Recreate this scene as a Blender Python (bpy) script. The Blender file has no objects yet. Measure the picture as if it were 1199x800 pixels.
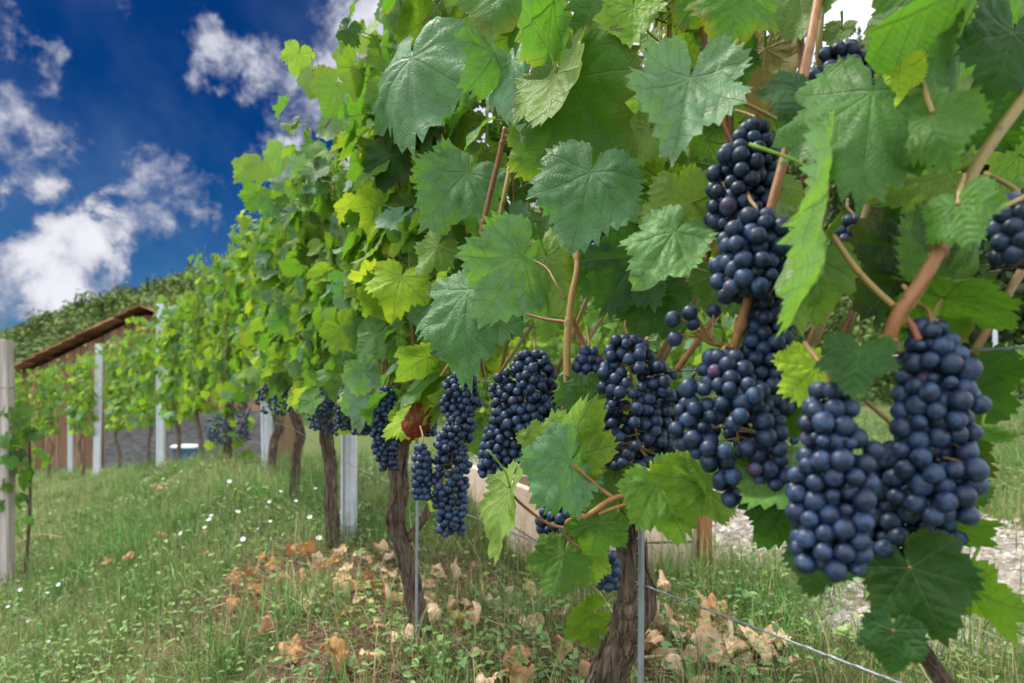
import bpy, math, random
import numpy as np
from mathutils import Vector

random.seed(7)
RNG = np.random.default_rng(11)
C = bpy.context.scene.collection
SC = bpy.context.scene

# ------------------------------------------------------------------ camera
CAMZ = 0.62
F = 795.0           # focal length in photo pixels (photo 1199 wide)
HY = 475.0          # horizon row in the photo
cam = bpy.data.cameras.new("camera")
camo = bpy.data.objects.new("camera", cam)
C.objects.link(camo)
camo.location = (0, 0, CAMZ)
camo.rotation_euler = (math.radians(90), 0, 0)
cam.sensor_width = 36.0
cam.lens = 36.0 * F / 1199.0
cam.shift_y = (HY - 400.0) / 1199.0
cam.clip_start = 0.02
cam.clip_end = 3000
cam.dof.use_dof = True
cam.dof.focus_distance = 0.92
cam.dof.aperture_fstop = 6.0
SC.camera = camo

# ------------------------------------------------------------------ sky, sun, exposure
SUN_EL, SUN_AZ = math.radians(58), math.radians(-62)     # azimuth from +Y towards +X
SC.view_settings.view_transform = 'Standard'
SC.view_settings.look = 'None'
SC.view_settings.gamma = 1
SC.view_settings.use_curve_mapping = False
SC.view_settings.exposure = 0.9

sun = bpy.data.lights.new("sun", 'SUN')
sun.energy = 3.0
sun.angle = math.radians(14)
sun.color = (1.0, 0.95, 0.86)
suno = bpy.data.objects.new("sun", sun)
C.objects.link(suno)
sd = Vector((math.cos(SUN_EL) * math.sin(SUN_AZ), math.cos(SUN_EL) * math.cos(SUN_AZ), math.sin(SUN_EL)))
suno.rotation_euler = sd.to_track_quat('Z', 'Y').to_euler()
suno.location = (0, 0, 30)

world = bpy.data.worlds.new("World")
SC.world = world
world.use_nodes = True


class NT:
    """small helper for node trees"""
    def __init__(self, tree):
        self.t = tree
        tree.nodes.clear()

    def n(self, typ, **kw):
        nd = self.t.nodes.new(typ)
        for k, v in kw.items():
            setattr(nd, k, v)
        return nd

    def put(self, sock, v):
        if isinstance(v, bpy.types.NodeSocket):
            self.t.links.new(v, sock)
        elif v is not None:
            sock.default_value = v

    def math(self, op, a, b=None, c=None, clamp=False):
        nd = self.n('ShaderNodeMath', operation=op, use_clamp=clamp)
        for i, v in enumerate((a, b, c)):
            if v is not None:
                self.put(nd.inputs[i], v)
        return nd.outputs[0]

    def vmath(self, op, a, b=None, out=0):
        nd = self.n('ShaderNodeVectorMath', operation=op)
        self.put(nd.inputs[0], a)
        if b is not None:
            self.put(nd.inputs[1], b)
        return nd.outputs['Value'] if op in ('DOT_PRODUCT', 'LENGTH', 'DISTANCE') else nd.outputs[0]

    def mix(self, f, a, b, blend='MIX'):
        nd = self.n('ShaderNodeMix', data_type='RGBA', blend_type=blend)
        self.put(nd.inputs[0], f)
        for s, v in ((6, a), (7, b)):
            if isinstance(v, tuple) and len(v) == 3:
                v = v + (1,)
            self.put(nd.inputs[s], v)
        return nd.outputs[2]

    def ramp(self, f, lo, hi, a=0.0, b=1.0, smooth=True):
        nd = self.n('ShaderNodeMapRange', interpolation_type='SMOOTHSTEP' if smooth else 'LINEAR')
        self.put(nd.inputs[0], f)
        for i, v in ((1, lo), (2, hi), (3, a), (4, b)):
            self.put(nd.inputs[i], v)
        return nd.outputs[0]

    def noise(self, vec, scale, detail=4, rough=0.55, dist=0.0, out='Fac'):
        nd = self.n('ShaderNodeTexNoise')
        if vec is not None:
            self.put(nd.inputs['Vector'], vec)
        nd.inputs['Scale'].default_value = scale
        nd.inputs['Detail'].default_value = detail
        nd.inputs['Roughness'].default_value = rough
        nd.inputs['Distortion'].default_value = dist
        return nd.outputs[out]

    def scale(self, vec, s):
        nd = self.n('ShaderNodeMapping')
        self.put(nd.inputs['Vector'], vec)
        nd.inputs['Scale'].default_value = s
        return nd.outputs[0]


def pxdir(px, py):
    return Vector(((px - 599.5) / F, 1.0, (HY - py) / F)).normalized()


w = NT(world.node_tree)
w_out = w.n('ShaderNodeOutputWorld')
w_bg = w.n('ShaderNodeBackground')
w_bg.inputs['Strength'].default_value = 0.1
w.t.links.new(w_bg.outputs[0], w_out.inputs[0])
sky = w.n('ShaderNodeTexSky', sky_type='NISHITA')
sky.sun_disc = False
sky.sun_elevation = SUN_EL
sky.sun_rotation = SUN_AZ
sky.altitude = 300
sky.air_density = 1.0
sky.dust_density = 0.3
sky.ozone_density = 3.0
tc = w.n('ShaderNodeTexCoord')
d = w.vmath('NORMALIZE', tc.outputs['Generated'])
sep = w.n('ShaderNodeSeparateXYZ')
w.put(sep.inputs[0], d)
den = w.math('ADD', w.math('MAXIMUM', sep.outputs[2], 0.0), 0.22)
cmb = w.n('ShaderNodeCombineXYZ')
w.put(cmb.inputs[0], w.math('DIVIDE', sep.outputs[0], den))
w.put(cmb.inputs[1], w.math('DIVIDE', sep.outputs[1], den))
w.put(cmb.inputs[2], 0.35)
big = w.noise(d, 7.0, 10, 0.62, 0.25)
fine = w.noise(d, 26.0, 8, 0.65, 0.3)
dens = w.math('ADD', w.math('MULTIPLY', big, 0.66), w.math('MULTIPLY', fine, 0.34))
# where cloud banks stand in the sky, by compass direction and height
BLOBS = [(25, 165, 4.0, .24), (95, 318, 5.0, .30), (25, 345, 5.5, .26), (212, 232, 4.4, .24), (258, 55, 3.8, .22),
         (345, 120, 5.0, .20), (420, 50, 6.5, .20), (480, 10, 7, .22), (310, 190, 3.4, .15), (45, 240, 3.4, .18),
         (8, 60, 4.0, .20), (140, 285, 3.4, .20), (150, 15, 3.2, .16), (80, 80, 3.0, .14), (345, 200, 3.5, .15)]
wn = w.noise(d, 11.0, 6, 0.6, 0.4, out='Color')
dw = w.vmath('NORMALIZE', w.vmath('ADD', d, w.vmath('MULTIPLY', w.vmath('SUBTRACT', wn, (.5, .5, .5)), (.16, .16, .16))))
acc = None
for bx, by, rad, wt in BLOBS:
    dv = pxdir(bx, by)
    cr = math.cos(math.radians(rad))
    dp = w.vmath('DOT_PRODUCT', dw, tuple(dv))
    b = w.math('MULTIPLY', w.ramp(dp, cr, 1.0, 0, 1, smooth=True), wt * .8)
    acc = b if acc is None else w.math('ADD', acc, b)
clear_dir = pxdir(150, 150)
cov = w.vmath('DOT_PRODUCT', d, tuple(clear_dir))
cover = w.ramp(cov, math.cos(math.radians(17)), math.cos(math.radians(29)), -0.12, 0.32)
total = w.math('ADD', w.math('ADD', dens, acc), cover)
cl = w.ramp(total, 0.49, 0.66)
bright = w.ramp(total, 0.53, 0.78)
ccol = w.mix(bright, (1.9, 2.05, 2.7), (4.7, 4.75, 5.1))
high = w.ramp(cov, math.cos(math.radians(36)), math.cos(math.radians(70)), 1.0, 2.7)   # overcast away from the blue gap, extra brightness added to light the scene
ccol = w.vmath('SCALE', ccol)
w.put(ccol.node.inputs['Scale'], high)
hs = w.n('ShaderNodeHueSaturation')
hs.inputs['Saturation'].default_value = 1.5
hs.inputs['Value'].default_value = 1.0
w.put(hs.inputs['Color'], sky.outputs[0])
skyc = w.mix(1.0, hs.outputs[0], (0.045, 0.120, 0.195), 'MULTIPLY')
low = w.ramp(sep.outputs[2], 0.10, 0.42, 1.0, 0.0)
pale = w.mix(1.0, hs.outputs[0], (0.16, 0.22, 0.27), 'MULTIPLY')
skyc = w.mix(w.math('MULTIPLY', low, .75), skyc, pale)
veil = w.ramp(w.noise(d, 3.2, 5, .6, .3), .42, .75, 0, .20)      # thin veil of high cloud
skyc = w.mix(veil, skyc, (1.5, 2.2, 3.6))
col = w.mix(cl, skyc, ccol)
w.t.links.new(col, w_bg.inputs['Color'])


# ------------------------------------------------------------------ mesh helpers
def vnoise(p):
    p = np.asarray(p, dtype=np.float64)
    i = np.floor(p)
    f = p - i
    f = f * f * (3 - 2 * f)

    def h(dx, dy, dz):
        v = np.sin((i[..., 0] + dx) * 127.1 + (i[..., 1] + dy) * 311.7 + (i[..., 2] + dz) * 74.7) * 43758.5453
        return v - np.floor(v)
    r = 0
    for dx in (0, 1):
        for dy in (0, 1):
            for dz in (0, 1):
                wx = f[..., 0] if dx else 1 - f[..., 0]
                wy = f[..., 1] if dy else 1 - f[..., 1]
                wz = f[..., 2] if dz else 1 - f[..., 2]
                r = r + h(dx, dy, dz) * wx * wy * wz
    return r


def fbm(p, o=4):
    p = np.asarray(p, dtype=np.float64)
    a, s, t = 0.5, 0, 0
    for _ in range(o):
        s = s + a * vnoise(p)
        t += a
        a *= 0.5
        p = p * 2.03 + 17.3
    return s / t


class Acc:
    """collects faces, builds ONE mesh object"""
    def __init__(self):
        self.v, self.q, self.t, self.uq, self.ut, self.c = [], [], [], [], [], []
        self.n = 0

    def add(self, v, quads=None, tris=None, uq=None, ut=None, col=(0.3, 0.5, 0, 0)):
        v = np.asarray(v, dtype=np.float32)
        k = len(v)
        self.v.append(v)
        col = np.asarray(col, dtype=np.float32)
        if col.ndim == 1:
            col = np.tile(col, (k, 1))
        self.c.append(col)
        if quads is not None and len(quads):
            quads = np.asarray(quads, dtype=np.int32)
            self.q.append(quads + self.n)
            self.uq.append(np.zeros((len(quads), 4, 2), np.float32) if uq is None else np.asarray(uq, np.float32))
        if tris is not None and len(tris):
            tris = np.asarray(tris, dtype=np.int32)
            self.t.append(tris + self.n)
            self.ut.append(np.zeros((len(tris), 3, 2), np.float32) if ut is None else np.asarray(ut, np.float32))
        self.n += k

    def mesh(self, name, mat, origin=(0, 0, 0), smooth=True):
        v = np.concatenate(self.v) - np.asarray(origin, np.float32)
        c = np.concatenate(self.c)
        q = np.concatenate(self.q) if self.q else np.zeros((0, 4), np.int32)
        t = np.concatenate(self.t) if self.t else np.zeros((0, 3), np.int32)
        uv = np.concatenate([np.concatenate(self.uq).reshape(-1, 2) if self.uq else np.zeros((0, 2), np.float32),
                             np.concatenate(self.ut).reshape(-1, 2) if self.ut else np.zeros((0, 2), np.float32)])
        me = bpy.data.meshes.new(name)
        nl = q.size + t.size
        me.vertices.add(len(v))
        me.vertices.foreach_set('co', np.ascontiguousarray(v, np.float32).ravel())
        me.loops.add(nl)
        me.loops.foreach_set('vertex_index', np.concatenate([q.ravel(), t.ravel()]).astype(np.int32))
        me.polygons.add(len(q) + len(t))
        st = np.concatenate([np.arange(len(q)) * 4, len(q) * 4 + np.arange(len(t)) * 3]).astype(np.int32)
        me.polygons.foreach_set('loop_start', st)
        me.polygons.foreach_set('use_smooth', np.full(len(st), smooth))
        me.update(calc_edges=True)
        ul = me.uv_layers.new(name='UVMap')
        ul.data.foreach_set('uv', np.ascontiguousarray(uv, np.float32).ravel())
        ca = me.color_attributes.new('tint', 'FLOAT_COLOR', 'POINT')
        ca.data.foreach_set('color', np.ascontiguousarray(c, np.float32).ravel())
        if isinstance(mat, (list, tuple)):
            for m in mat:
                me.materials.append(m)
        else:
            me.materials.append(mat)
        me.validate()
        return me

    def obj(self, name, mat, parent=None, smooth=True, origin=None):
        if origin is None:
            origin = tuple(parent.location) if parent is not None else (0, 0, 0)
        me = self.mesh(name, mat, origin, smooth)
        o = bpy.data.objects.new(name, me)
        C.objects.link(o)
        if parent is not None:
            o.parent = parent
        else:
            o.location = origin
        return o


def tag(o, label=None, cat=None, group=None, kind=None):
    if label:
        o['label'] = label
    if cat:
        o['category'] = cat
    if group:
        o['group'] = group
    if kind:
        o['kind'] = kind
    return o


def empty(name, loc, label, cat, group=None):
    o = bpy.data.objects.new(name, None)
    C.objects.link(o)
    o.location = loc
    o.empty_display_size = 0.05
    return tag(o, label, cat, group)


def P(px, py, dep):
    """a point at that distance in front of the camera"""
    return np.array([(px - 599.5) / F * dep, dep, CAMZ + (HY - py) / F * dep])


def nrm(v):
    v = np.asarray(v, dtype=np.float64)
    return v / (np.linalg.norm(v) + 1e-9)


def smooth_path(pts, n):
    """Catmull-Rom through pts, n samples"""
    pts = np.asarray(pts, dtype=np.float64)
    if len(pts) == 2:
        t = np.linspace(0, 1, n)[:, None]
        return pts[0] * (1 - t) + pts[1] * t
    p = np.vstack([2 * pts[0] - pts[1], pts, 2 * pts[-1] - pts[-2]])
    out = []
    m = len(pts) - 1
    for u in np.linspace(0, m - 1e-6, n):
        i = int(u)
        t = u - i
        a, b, c_, d_ = p[i], p[i + 1], p[i + 2], p[i + 3]
        out.append(0.5 * ((2 * b) + (-a + c_) * t + (2 * a - 5 * b + 4 * c_ - d_) * t * t + (-a + 3 * b - 3 * c_ + d_) * t ** 3))
    return np.array(out)


def tube(acc, path, rad, sides=8, col=(0.3, 0.5, 0, 0), rough=0.0, seed=0.0, cap=True, ridge=0.0):
    path = np.asarray(path, dtype=np.float64)
    n = len(path)
    rad = np.full(n, rad) if np.isscalar(rad) else np.interp(np.linspace(0, 1, n), np.linspace(0, 1, len(rad)), rad)
    tg = np.gradient(path, axis=0)
    tg /= np.linalg.norm(tg, axis=1)[:, None] + 1e-9
    ref = np.array([0.31, 0.87, 0.2]) if abs(tg[0][1]) < 0.8 else np.array([0.9, 0.1, 0.3])
    a = np.cross(tg, ref)
    a /= np.linalg.norm(a, axis=1)[:, None] + 1e-9
    b = np.cross(tg, a)
    th = np.linspace(0, 2 * math.pi, sides, endpoint=False)
    ring = np.cos(th)[None, :, None] * a[:, None, :] + np.sin(th)[None, :, None] * b[:, None, :]
    R = rad[:, None] * np.ones((1, sides))
    if rough or ridge:
        ln = np.concatenate([[0], np.cumsum(np.linalg.norm(np.diff(path, axis=0), axis=1))])
        s = ln[:, None] * np.ones((1, sides))
        q = np.stack([np.cos(th)[None, :] * 1.2 + 0 * s, np.sin(th)[None, :] * 1.2 + 0 * s, s * 14 + seed], -1)
        tw = th[None, :] + s * 3.0
        q2 = np.stack([np.cos(tw) * 4.0, np.sin(tw) * 4.0, s * 9 + seed], -1)
        R = R * (1 + rough * (fbm(q, 3) - 0.5) * 2 + ridge * (np.abs(vnoise(q2) - 0.5) * 4 - 1))
    V = (path[:, None, :] + ring * R[:, :, None]).reshape(-1, 3)
    k = np.arange(n - 1)[:, None] * sides
    j = np.arange(sides)[None, :]
    j2 = (j + 1) % sides
    quads = np.stack([k + j, k + j2, k + sides + j2, k + sides + j], -1).reshape(-1, 4)
    tris = None
    if cap:
        V = np.vstack([V, path[0] - tg[0] * rad[0] * .3, path[-1] + tg[-1] * rad[-1] * .3])
        c0, c1 = n * sides, n * sides + 1
        jj = np.arange(sides)
        j3 = (jj + 1) % sides
        tris = np.vstack([np.stack([np.full(sides, c0), j3, jj], -1),
                          np.stack([np.full(sides, c1), (n - 1) * sides + jj, (n - 1) * sides + j3], -1)])
    acc.add(V, quads, tris, col=col)


def box(acc, c, ax, ay, az, sx, sy, sz, col=(0.3, 0.5, 0, 0), bev=0.0):
    """box with centre c, unit axes and full sizes; bev chamfers the long edges"""
    c, ax, ay, az = map(lambda q: np.asarray(q, np.float64), (c, ax, ay, az))
    hx, hy, hz = sx / 2, sy / 2, sz / 2
    if bev <= 0:
        V = [c + ax * x * hx + ay * y * hy + az * z * hz for x in (-1, 1) for y in (-1, 1) for z in (-1, 1)]
        Q = [(0, 1, 3, 2), (4, 6, 7, 5), (0, 4, 5, 1), (2, 3, 7, 6), (0, 2, 6, 4), (1, 5, 7, 3)]
        acc.add(V, Q, col=col)
        return
    b = bev
    prof = [(-hy + b, -hz), (hy - b, -hz), (hy, -hz + b), (hy, hz - b), (hy - b, hz), (-hy + b, hz), (-hy, hz - b), (-hy, -hz + b)]
    V = []
    for x, k in ((-hx, 1 - b / max(hy, hz)), (-hx + b, 1), (hx - b, 1), (hx, 1 - b / max(hy, hz))):
        for y, z in prof:
            V.append(c + ax * x + ay * y * k + az * z * k)
    Q = []
    for r in range(3):
        for j in range(8):
            j2 = (j + 1) % 8
            Q.append((r * 8 + j, r * 8 + 8 + j, r * 8 + 8 + j2, r * 8 + j2))
    V.append(c - ax * hx)
    V.append(c + ax * hx)
    T = []
    for j in range(8):
        j2 = (j + 1) % 8
        T.append((32, j, j2))
        T.append((33, 24 + j2, 24 + j))
    acc.add(V, Q, T, col=col)


XA, YA, ZA = np.eye(3)


# ------------------------------------------------------------------ terrain
def rowX(Y):
    Y = np.asarray(Y, dtype=np.float64)
    return 0.586 - 0.5 * Y - 0.035 * np.maximum(0, Y - 3.5) ** 2 * (Y < 16) - 0.035 * 12.5 ** 2 * (Y >= 16) - np.maximum(0, Y - 16) * 0.0


_ry = np.array([-10, 0.9, 1.7, 2.6, 3.5, 4.5, 5.6, 8, 11, 14, 18, 24, 60, 400])
_rz = np.array([0, 0.0, 0.03, 0.05, 0.12, 0.15, 0.12, -.14, -.34, -.55, -.85, -1.2, -1.0, 0])


def gz(X, Y):
    X = np.asarray(X, dtype=np.float64)
    Y = np.asarray(Y, dtype=np.float64)
    z = np.interp(Y, _ry, _rz)
    dd = X - rowX(np.minimum(Y, 9)) * 1.0
    left = np.maximum(0, -dd - 0.25)
    z = z - 1.5 * (1 - np.exp(-left * 0.36)) * np.interp(Y, [0, 5, 9, 14], [1, 1, .5, .15])
    right = np.maximum(0, dd - 1.2)
    z = z + np.minimum(right, 40) * 0.075 * np.interp(Y, [0, 2, 6], [0.2, 0.5, 1.0])
    z = z + 0.05 * (fbm(np.stack([X * .9, Y * .9, X * 0], -1), 3) - 0.5) * np.interp(np.hypot(X, Y), [0, 3, 30], [.5, 1, 4])
    z = z + 0.03 * (fbm(np.stack([X * 4, Y * 4, X * 0 + 5], -1), 2) - 0.5)
    return z


def ground_at(px, py):
    """where the line of sight through a photo pixel meets the ground"""
    ys = np.concatenate([np.linspace(0.8, 6, 520), np.linspace(6.02, 30, 1200)])
    xs = (px - 599.5) / F * ys
    zr = CAMZ + (HY - py) / F * ys
    g = gz(xs, ys)
    i = np.argmax(zr < g)
    return np.array([xs[i], ys[i], g[i]])


PATH_D = (1.25, 2.95)


def path_mask(X, Y):
    dd = X - rowX(np.minimum(Y, 9))
    nz = fbm(np.stack([X * 2.2, Y * 2.2, X * 0 + 2], -1), 3)
    e = (nz - .5) * 1.2
    m = np.clip((dd + e - PATH_D[0]) / .22, 0, 1) * np.clip((PATH_D[1] - dd - e) / .3, 0, 1)
    return m * np.interp(Y, [4.5, 7], [1, 0])


LIT = [ground_at(455, 735), ground_at(345, 668), ground_at(800, 780), ground_at(560, 690), ground_at(430, 790), ground_at(540, 755), ground_at(660, 770), ground_at(440, 670)]
LIT_R = [0.50, 0.36, 0.46, .34, .26, .24, .24, .40]


def litter_mask(X, Y):
    m = np.zeros_like(np.asarray(X, dtype=np.float64))
    nz = fbm(np.stack([np.asarray(X) * 5, np.asarray(Y) * 5, np.asarray(X) * 0 + 9], -1), 3)
    for c, r in zip(LIT, LIT_R):
        rr = np.hypot(X - c[0], (Y - c[1]) * .85)
        m = np.maximum(m, np.clip(1.25 - rr / r + (nz - .5) * 1.4, 0, 1))
    return m


# ------------------------------------------------------------------ materials
def new_mat(name):
    m = bpy.data.materials.new(name)
    m.use_nodes = True
    nt = NT(m.node_tree)
    out = nt.n('ShaderNodeOutputMaterial')
    return m, nt, out


def principled(nt, base, rough=0.6, spec=0.4, normal=None):
    p = nt.n('ShaderNodeBsdfPrincipled')
    if isinstance(base, tuple) and len(base) == 3:
        base = base + (1,)
    nt.put(p.inputs['Base Color'], base)
    nt.put(p.inputs['Roughness'], rough)
    nt.put(p.inputs['Specular IOR Level'], spec)
    if normal is not None:
        nt.put(p.inputs['Normal'], normal)
    return p


def bump(nt, h, strength=0.5, dist=0.01):
    b = nt.n('ShaderNodeBump')
    b.inputs['Strength'].default_value = strength
    b.inputs['Distance'].default_value = dist
    nt.put(b.inputs['Height'], h)
    return b.outputs[0]


def leaf_material(name='vine_leaf', detail=True):
    m, nt, out = new_mat(name)
    at = nt.n('ShaderNodeAttribute', attribute_name='tint')
    sp = nt.n('ShaderNodeSeparateColor')
    nt.put(sp.inputs[0], at.outputs['Color'])
    yel, bri, red, sky_sheen = sp.outputs[0], sp.outputs[1], sp.outputs[2], at.outputs['Alpha']
    uv = nt.n('ShaderNodeUVMap')
    su = nt.n('ShaderNodeSeparateXYZ')
    nt.put(su.inputs[0], uv.outputs[0])
    s = su.outputs[0]
    t = nt.math('ABSOLUTE', su.outputs[1])
    geo = nt.n('ShaderNodeNewGeometry')
    tc = nt.n('ShaderNodeTexCoord')
    green = nt.mix(yel, (0.029, 0.118, 0.014), (0.23, 0.38, 0.018))
    n1 = nt.noise(tc.outputs['Object'], 38, 5, .6)
    n2 = nt.noise(tc.outputs['Object'], 9, 3, .5)
    v = nt.math('MULTIPLY', nt.math('ADD', bri, 0.5), nt.math('ADD', nt.ramp(n1, .3, .7, .80, 1.2), nt.ramp(n2, .3, .7, -.12, .12)))
    sc = nt.vmath('SCALE', green)
    nt.put(sc.node.inputs['Scale'], v)
    base = sc
    # pale sky sheen painted into the leaf colour, broken by noise
    wx = nt.math('MULTIPLY', sky_sheen, nt.ramp(n1, .25, .75, .35, 1.0))
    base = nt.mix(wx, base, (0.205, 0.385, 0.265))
    # autumn reddening between the veins
    rn = nt.math('MULTIPLY', red, nt.ramp(nt.noise(tc.outputs['Object'], 60, 4, .6), .22, .5))
    base = nt.mix(rn, base, (0.20, 0.028, 0.012))
    # small brown specks
    spk = nt.ramp(nt.noise(tc.outputs['Object'], 75, 2, .4), .74, .78)
    base = nt.mix(nt.math('MULTIPLY', spk, .55), base, (0.09, 0.045, 0.02))
    # main and side veins
    mw = nt.math('MULTIPLY_ADD', s, -0.009, 0.0135)
    main = nt.ramp(nt.math('SUBTRACT', t, mw), -0.004, 0.006, 1.0, 0.0)
    ph = nt.math('MULTIPLY', nt.math('ADD', nt.math('MULTIPLY_ADD', t, -0.72, s), nt.math('MULTIPLY', n2, 0.22)), 6.4)
    fr = nt.math('ABSOLUTE', nt.math('SUBTRACT', nt.math('FRACT', ph), 0.5))
    side = nt.math('MULTIPLY', nt.ramp(fr, 0.012, 0.06, 1.0, 0.0), 0.5)
    ph2 = nt.math('MULTIPLY', nt.math('MULTIPLY_ADD', s, 0.9, t), 21.0)
    fr2 = nt.math('ABSOLUTE', nt.math('SUBTRACT', nt.math('FRACT', nt.math('ADD', ph2, n1)), 0.5))
    tert = nt.math('MULTIPLY', nt.ramp(fr2, 0.03, 0.16, 1.0, 0.0), 0.25)
    vein = nt.math('MAXIMUM', main, nt.math('MAXIMUM', side, tert))
    base_v = nt.mix(nt.math('MULTIPLY', vein, 0.30), base, (0.20, 0.34, 0.12))
    # paler felted underside
    under = nt.mix(nt.math('MULTIPLY', vein, .6), nt.mix(.50, base, (0.20, 0.29, 0.10)), (0.36, 0.42, 0.16))
    colr = nt.mix(geo.outputs['Backfacing'], base_v, under)
    h = nt.math('MULTIPLY_ADD', vein, -0.6, nt.math('MULTIPLY', nt.noise(tc.outputs['Object'], 120, 3, .6), .9))
    h = nt.math('ADD', h, nt.math('MULTIPLY', nt.math('SUBTRACT', 0.5, fr), -0.42))
    nb = bump(nt, h, 0.8, 0.0034)
    p = principled(nt, colr, nt.ramp(n1, .3, .7, .42, .60), nt.math('MULTIPLY_ADD', sky_sheen, .40, .22), nb)
    tr = nt.n('ShaderNodeBsdfTranslucent')
    trc = nt.mix(yel, (0.13, 0.38, 0.020), (0.44, 0.60, 0.03))
    trc = nt.mix(nt.math('MULTIPLY', vein, .55), trc, (0.05, 0.11, 0.01))
    trc = nt.mix(rn, trc, (0.35, 0.03, 0.01))
    tsc = nt.vmath('SCALE', trc)
    nt.put(tsc.node.inputs['Scale'], nt.math('MULTIPLY_ADD', bri, .8, .5))
    nt.put(tr.inputs['Color'], tsc)
    nt.put(tr.inputs['Normal'], nb)
    mx = nt.n('ShaderNodeMixShader')
    mx.inputs[0].default_value = 0.42
    nt.t.links.new(p.outputs[0], mx.inputs[1])
    nt.t.links.new(tr.outputs[0], mx.inputs[2])
    nt.t.links.new(mx.outputs[0], out.inputs[0])
    return m


def attr_mat(name, c0, c1, rough=.7, spec=.25, transl=0.0, nscale=30, bumpv=0.0, red=None):
    """colour runs from c0 to c1 with the red channel of the tint, brightness with its green channel"""
    m, nt, out = new_mat(name)
    at = nt.n('ShaderNodeAttribute', attribute_name='tint')
    sp = nt.n('ShaderNodeSeparateColor')
    nt.put(sp.inputs[0], at.outputs['Color'])
    tc = nt.n('ShaderNodeTexCoord')
    n1 = nt.noise(tc.outputs['Object'], nscale, 4, .6)
    base = nt.mix(sp.outputs[0], c0, c1)
    if red:
        base = nt.mix(sp.outputs[2], base, red)
    sc = nt.vmath('SCALE', base)
    nt.put(sc.node.inputs['Scale'], nt.math('MULTIPLY', nt.math('ADD', sp.outputs[1], .5), nt.ramp(n1, .25, .75, .75, 1.25)))
    nb = bump(nt, n1, bumpv, .004) if bumpv else None
    p = principled(nt, sc, rough, spec, nb)
    last = p.outputs[0]
    if transl:
        tr = nt.n('ShaderNodeBsdfTranslucent')
        nt.put(tr.inputs['Color'], sc)
        mx = nt.n('ShaderNodeMixShader')
        mx.inputs[0].default_value = transl
        nt.t.links.new(last, mx.inputs[1])
        nt.t.links.new(tr.outputs[0], mx.inputs[2])
        last = mx.outputs[0]
    nt.t.links.new(last, out.inputs[0])
    return m


def bark_material():
    m, nt, out = new_mat('old_vine_bark')
    tc = nt.n('ShaderNodeTexCoord')
    st = nt.scale(tc.outputs['Object'], (150, 150, 16))
    n1 = nt.noise(st, 1.0, 6, .65, .8)
    n2 = nt.noise(tc.outputs['Object'], 24, 4, .6)
    c = nt.mix(nt.ramp(n1, .32, .68), (0.042, 0.028, 0.020), (0.20, 0.15, 0.112))
    c = nt.mix(nt.ramp(n2, .5, .8, 0, .55), c, (0.23, 0.205, 0.17))
    c = nt.mix(nt.ramp(nt.noise(tc.outputs['Object'], 11, 3, .5), .6, .8, 0, .4), c, (0.12, 0.13, 0.06))
    h = nt.math('ADD', n1, nt.math('MULTIPLY', n2, .5))
    p = principled(nt, c, .9, .15, bump(nt, h, 1.0, .012))
    nt.t.links.new(p.outputs[0], out.inputs[0])
    return m


def cane_material():
    m, nt, out = new_mat('vine_cane')
    at = nt.n('ShaderNodeAttribute', attribute_name='tint')
    sp = nt.n('ShaderNodeSeparateColor')
    nt.put(sp.inputs[0], at.outputs['Color'])
    tc = nt.n('ShaderNodeTexCoord')
    n1 = nt.noise(nt.scale(tc.outputs['Object'], (260, 260, 26)), 1.0, 5, .65, .5)
    c = nt.mix(sp.outputs[0], (0.20, 0.078, 0.026), (0.19, 0.22, 0.055))          # ripe brown to green wood
    c = nt.mix(nt.ramp(n1, .42, .7, 0, .75), c, (0.25, 0.135, 0.05))
    c = nt.mix(nt.ramp(nt.noise(tc.outputs['Object'], 90, 3, .6), .58, .72, 0, .7), c, (0.085, 0.040, 0.022))
    c = nt.mix(nt.math('MULTIPLY', sp.outputs[2], .7), c, (0.27, 0.085, 0.055))
    sc = nt.vmath('SCALE', c)
    nt.put(sc.node.inputs['Scale'], nt.math('ADD', sp.outputs[1], .5))
    p = principled(nt, sc, .5, .35, bump(nt, n1, .35, .002))
    nt.t.links.new(p.outputs[0], out.inputs[0])
    return m


def grape_material():
    m, nt, out = new_mat('blue_grape_skin')
    oi = nt.n('ShaderNodeObjectInfo')
    tc = nt.n('ShaderNodeTexCoord')
    off = nt.vmath('ADD', tc.outputs['Object'], nt.vmath('SCALE', oi.outputs['Location']))
    for nd in nt.t.nodes:
        if nd.bl_idname == 'ShaderNodeVectorMath' and nd.operation == 'SCALE':
            nd.inputs['Scale'].default_value = 7.0
    n1 = nt.noise(off, 160, 4, .6)
    n2 = nt.noise(off, 620, 3, .6)
    skin = nt.mix(nt.ramp(oi.outputs['Random'], 0, 1, 0, 1, False), (0.006, 0.011, 0.028), (0.011, 0.013, 0.033))
    skin = nt.mix(nt.ramp(oi.outputs['Random'], .98, 1.0, 0, 1), skin, (0.075, 0.018, 0.045))
    bl = nt.math('MULTIPLY', nt.ramp(n1, .36, .66, .10, .80), nt.ramp(n2, .3, .7, .6, 1.0))
    bl = nt.math('MULTIPLY', bl, nt.ramp(oi.outputs['Random'], 0, 1, .35, 1.0, False))
    c = nt.mix(bl, skin, (0.040, 0.104, 0.225))
    p = principled(nt, c, nt.ramp(bl, 0, 1, .42, .74), .38, bump(nt, n2, .2, .0006))
    nt.t.links.new(p.outputs[0], out.inputs[0])
    return m


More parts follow.
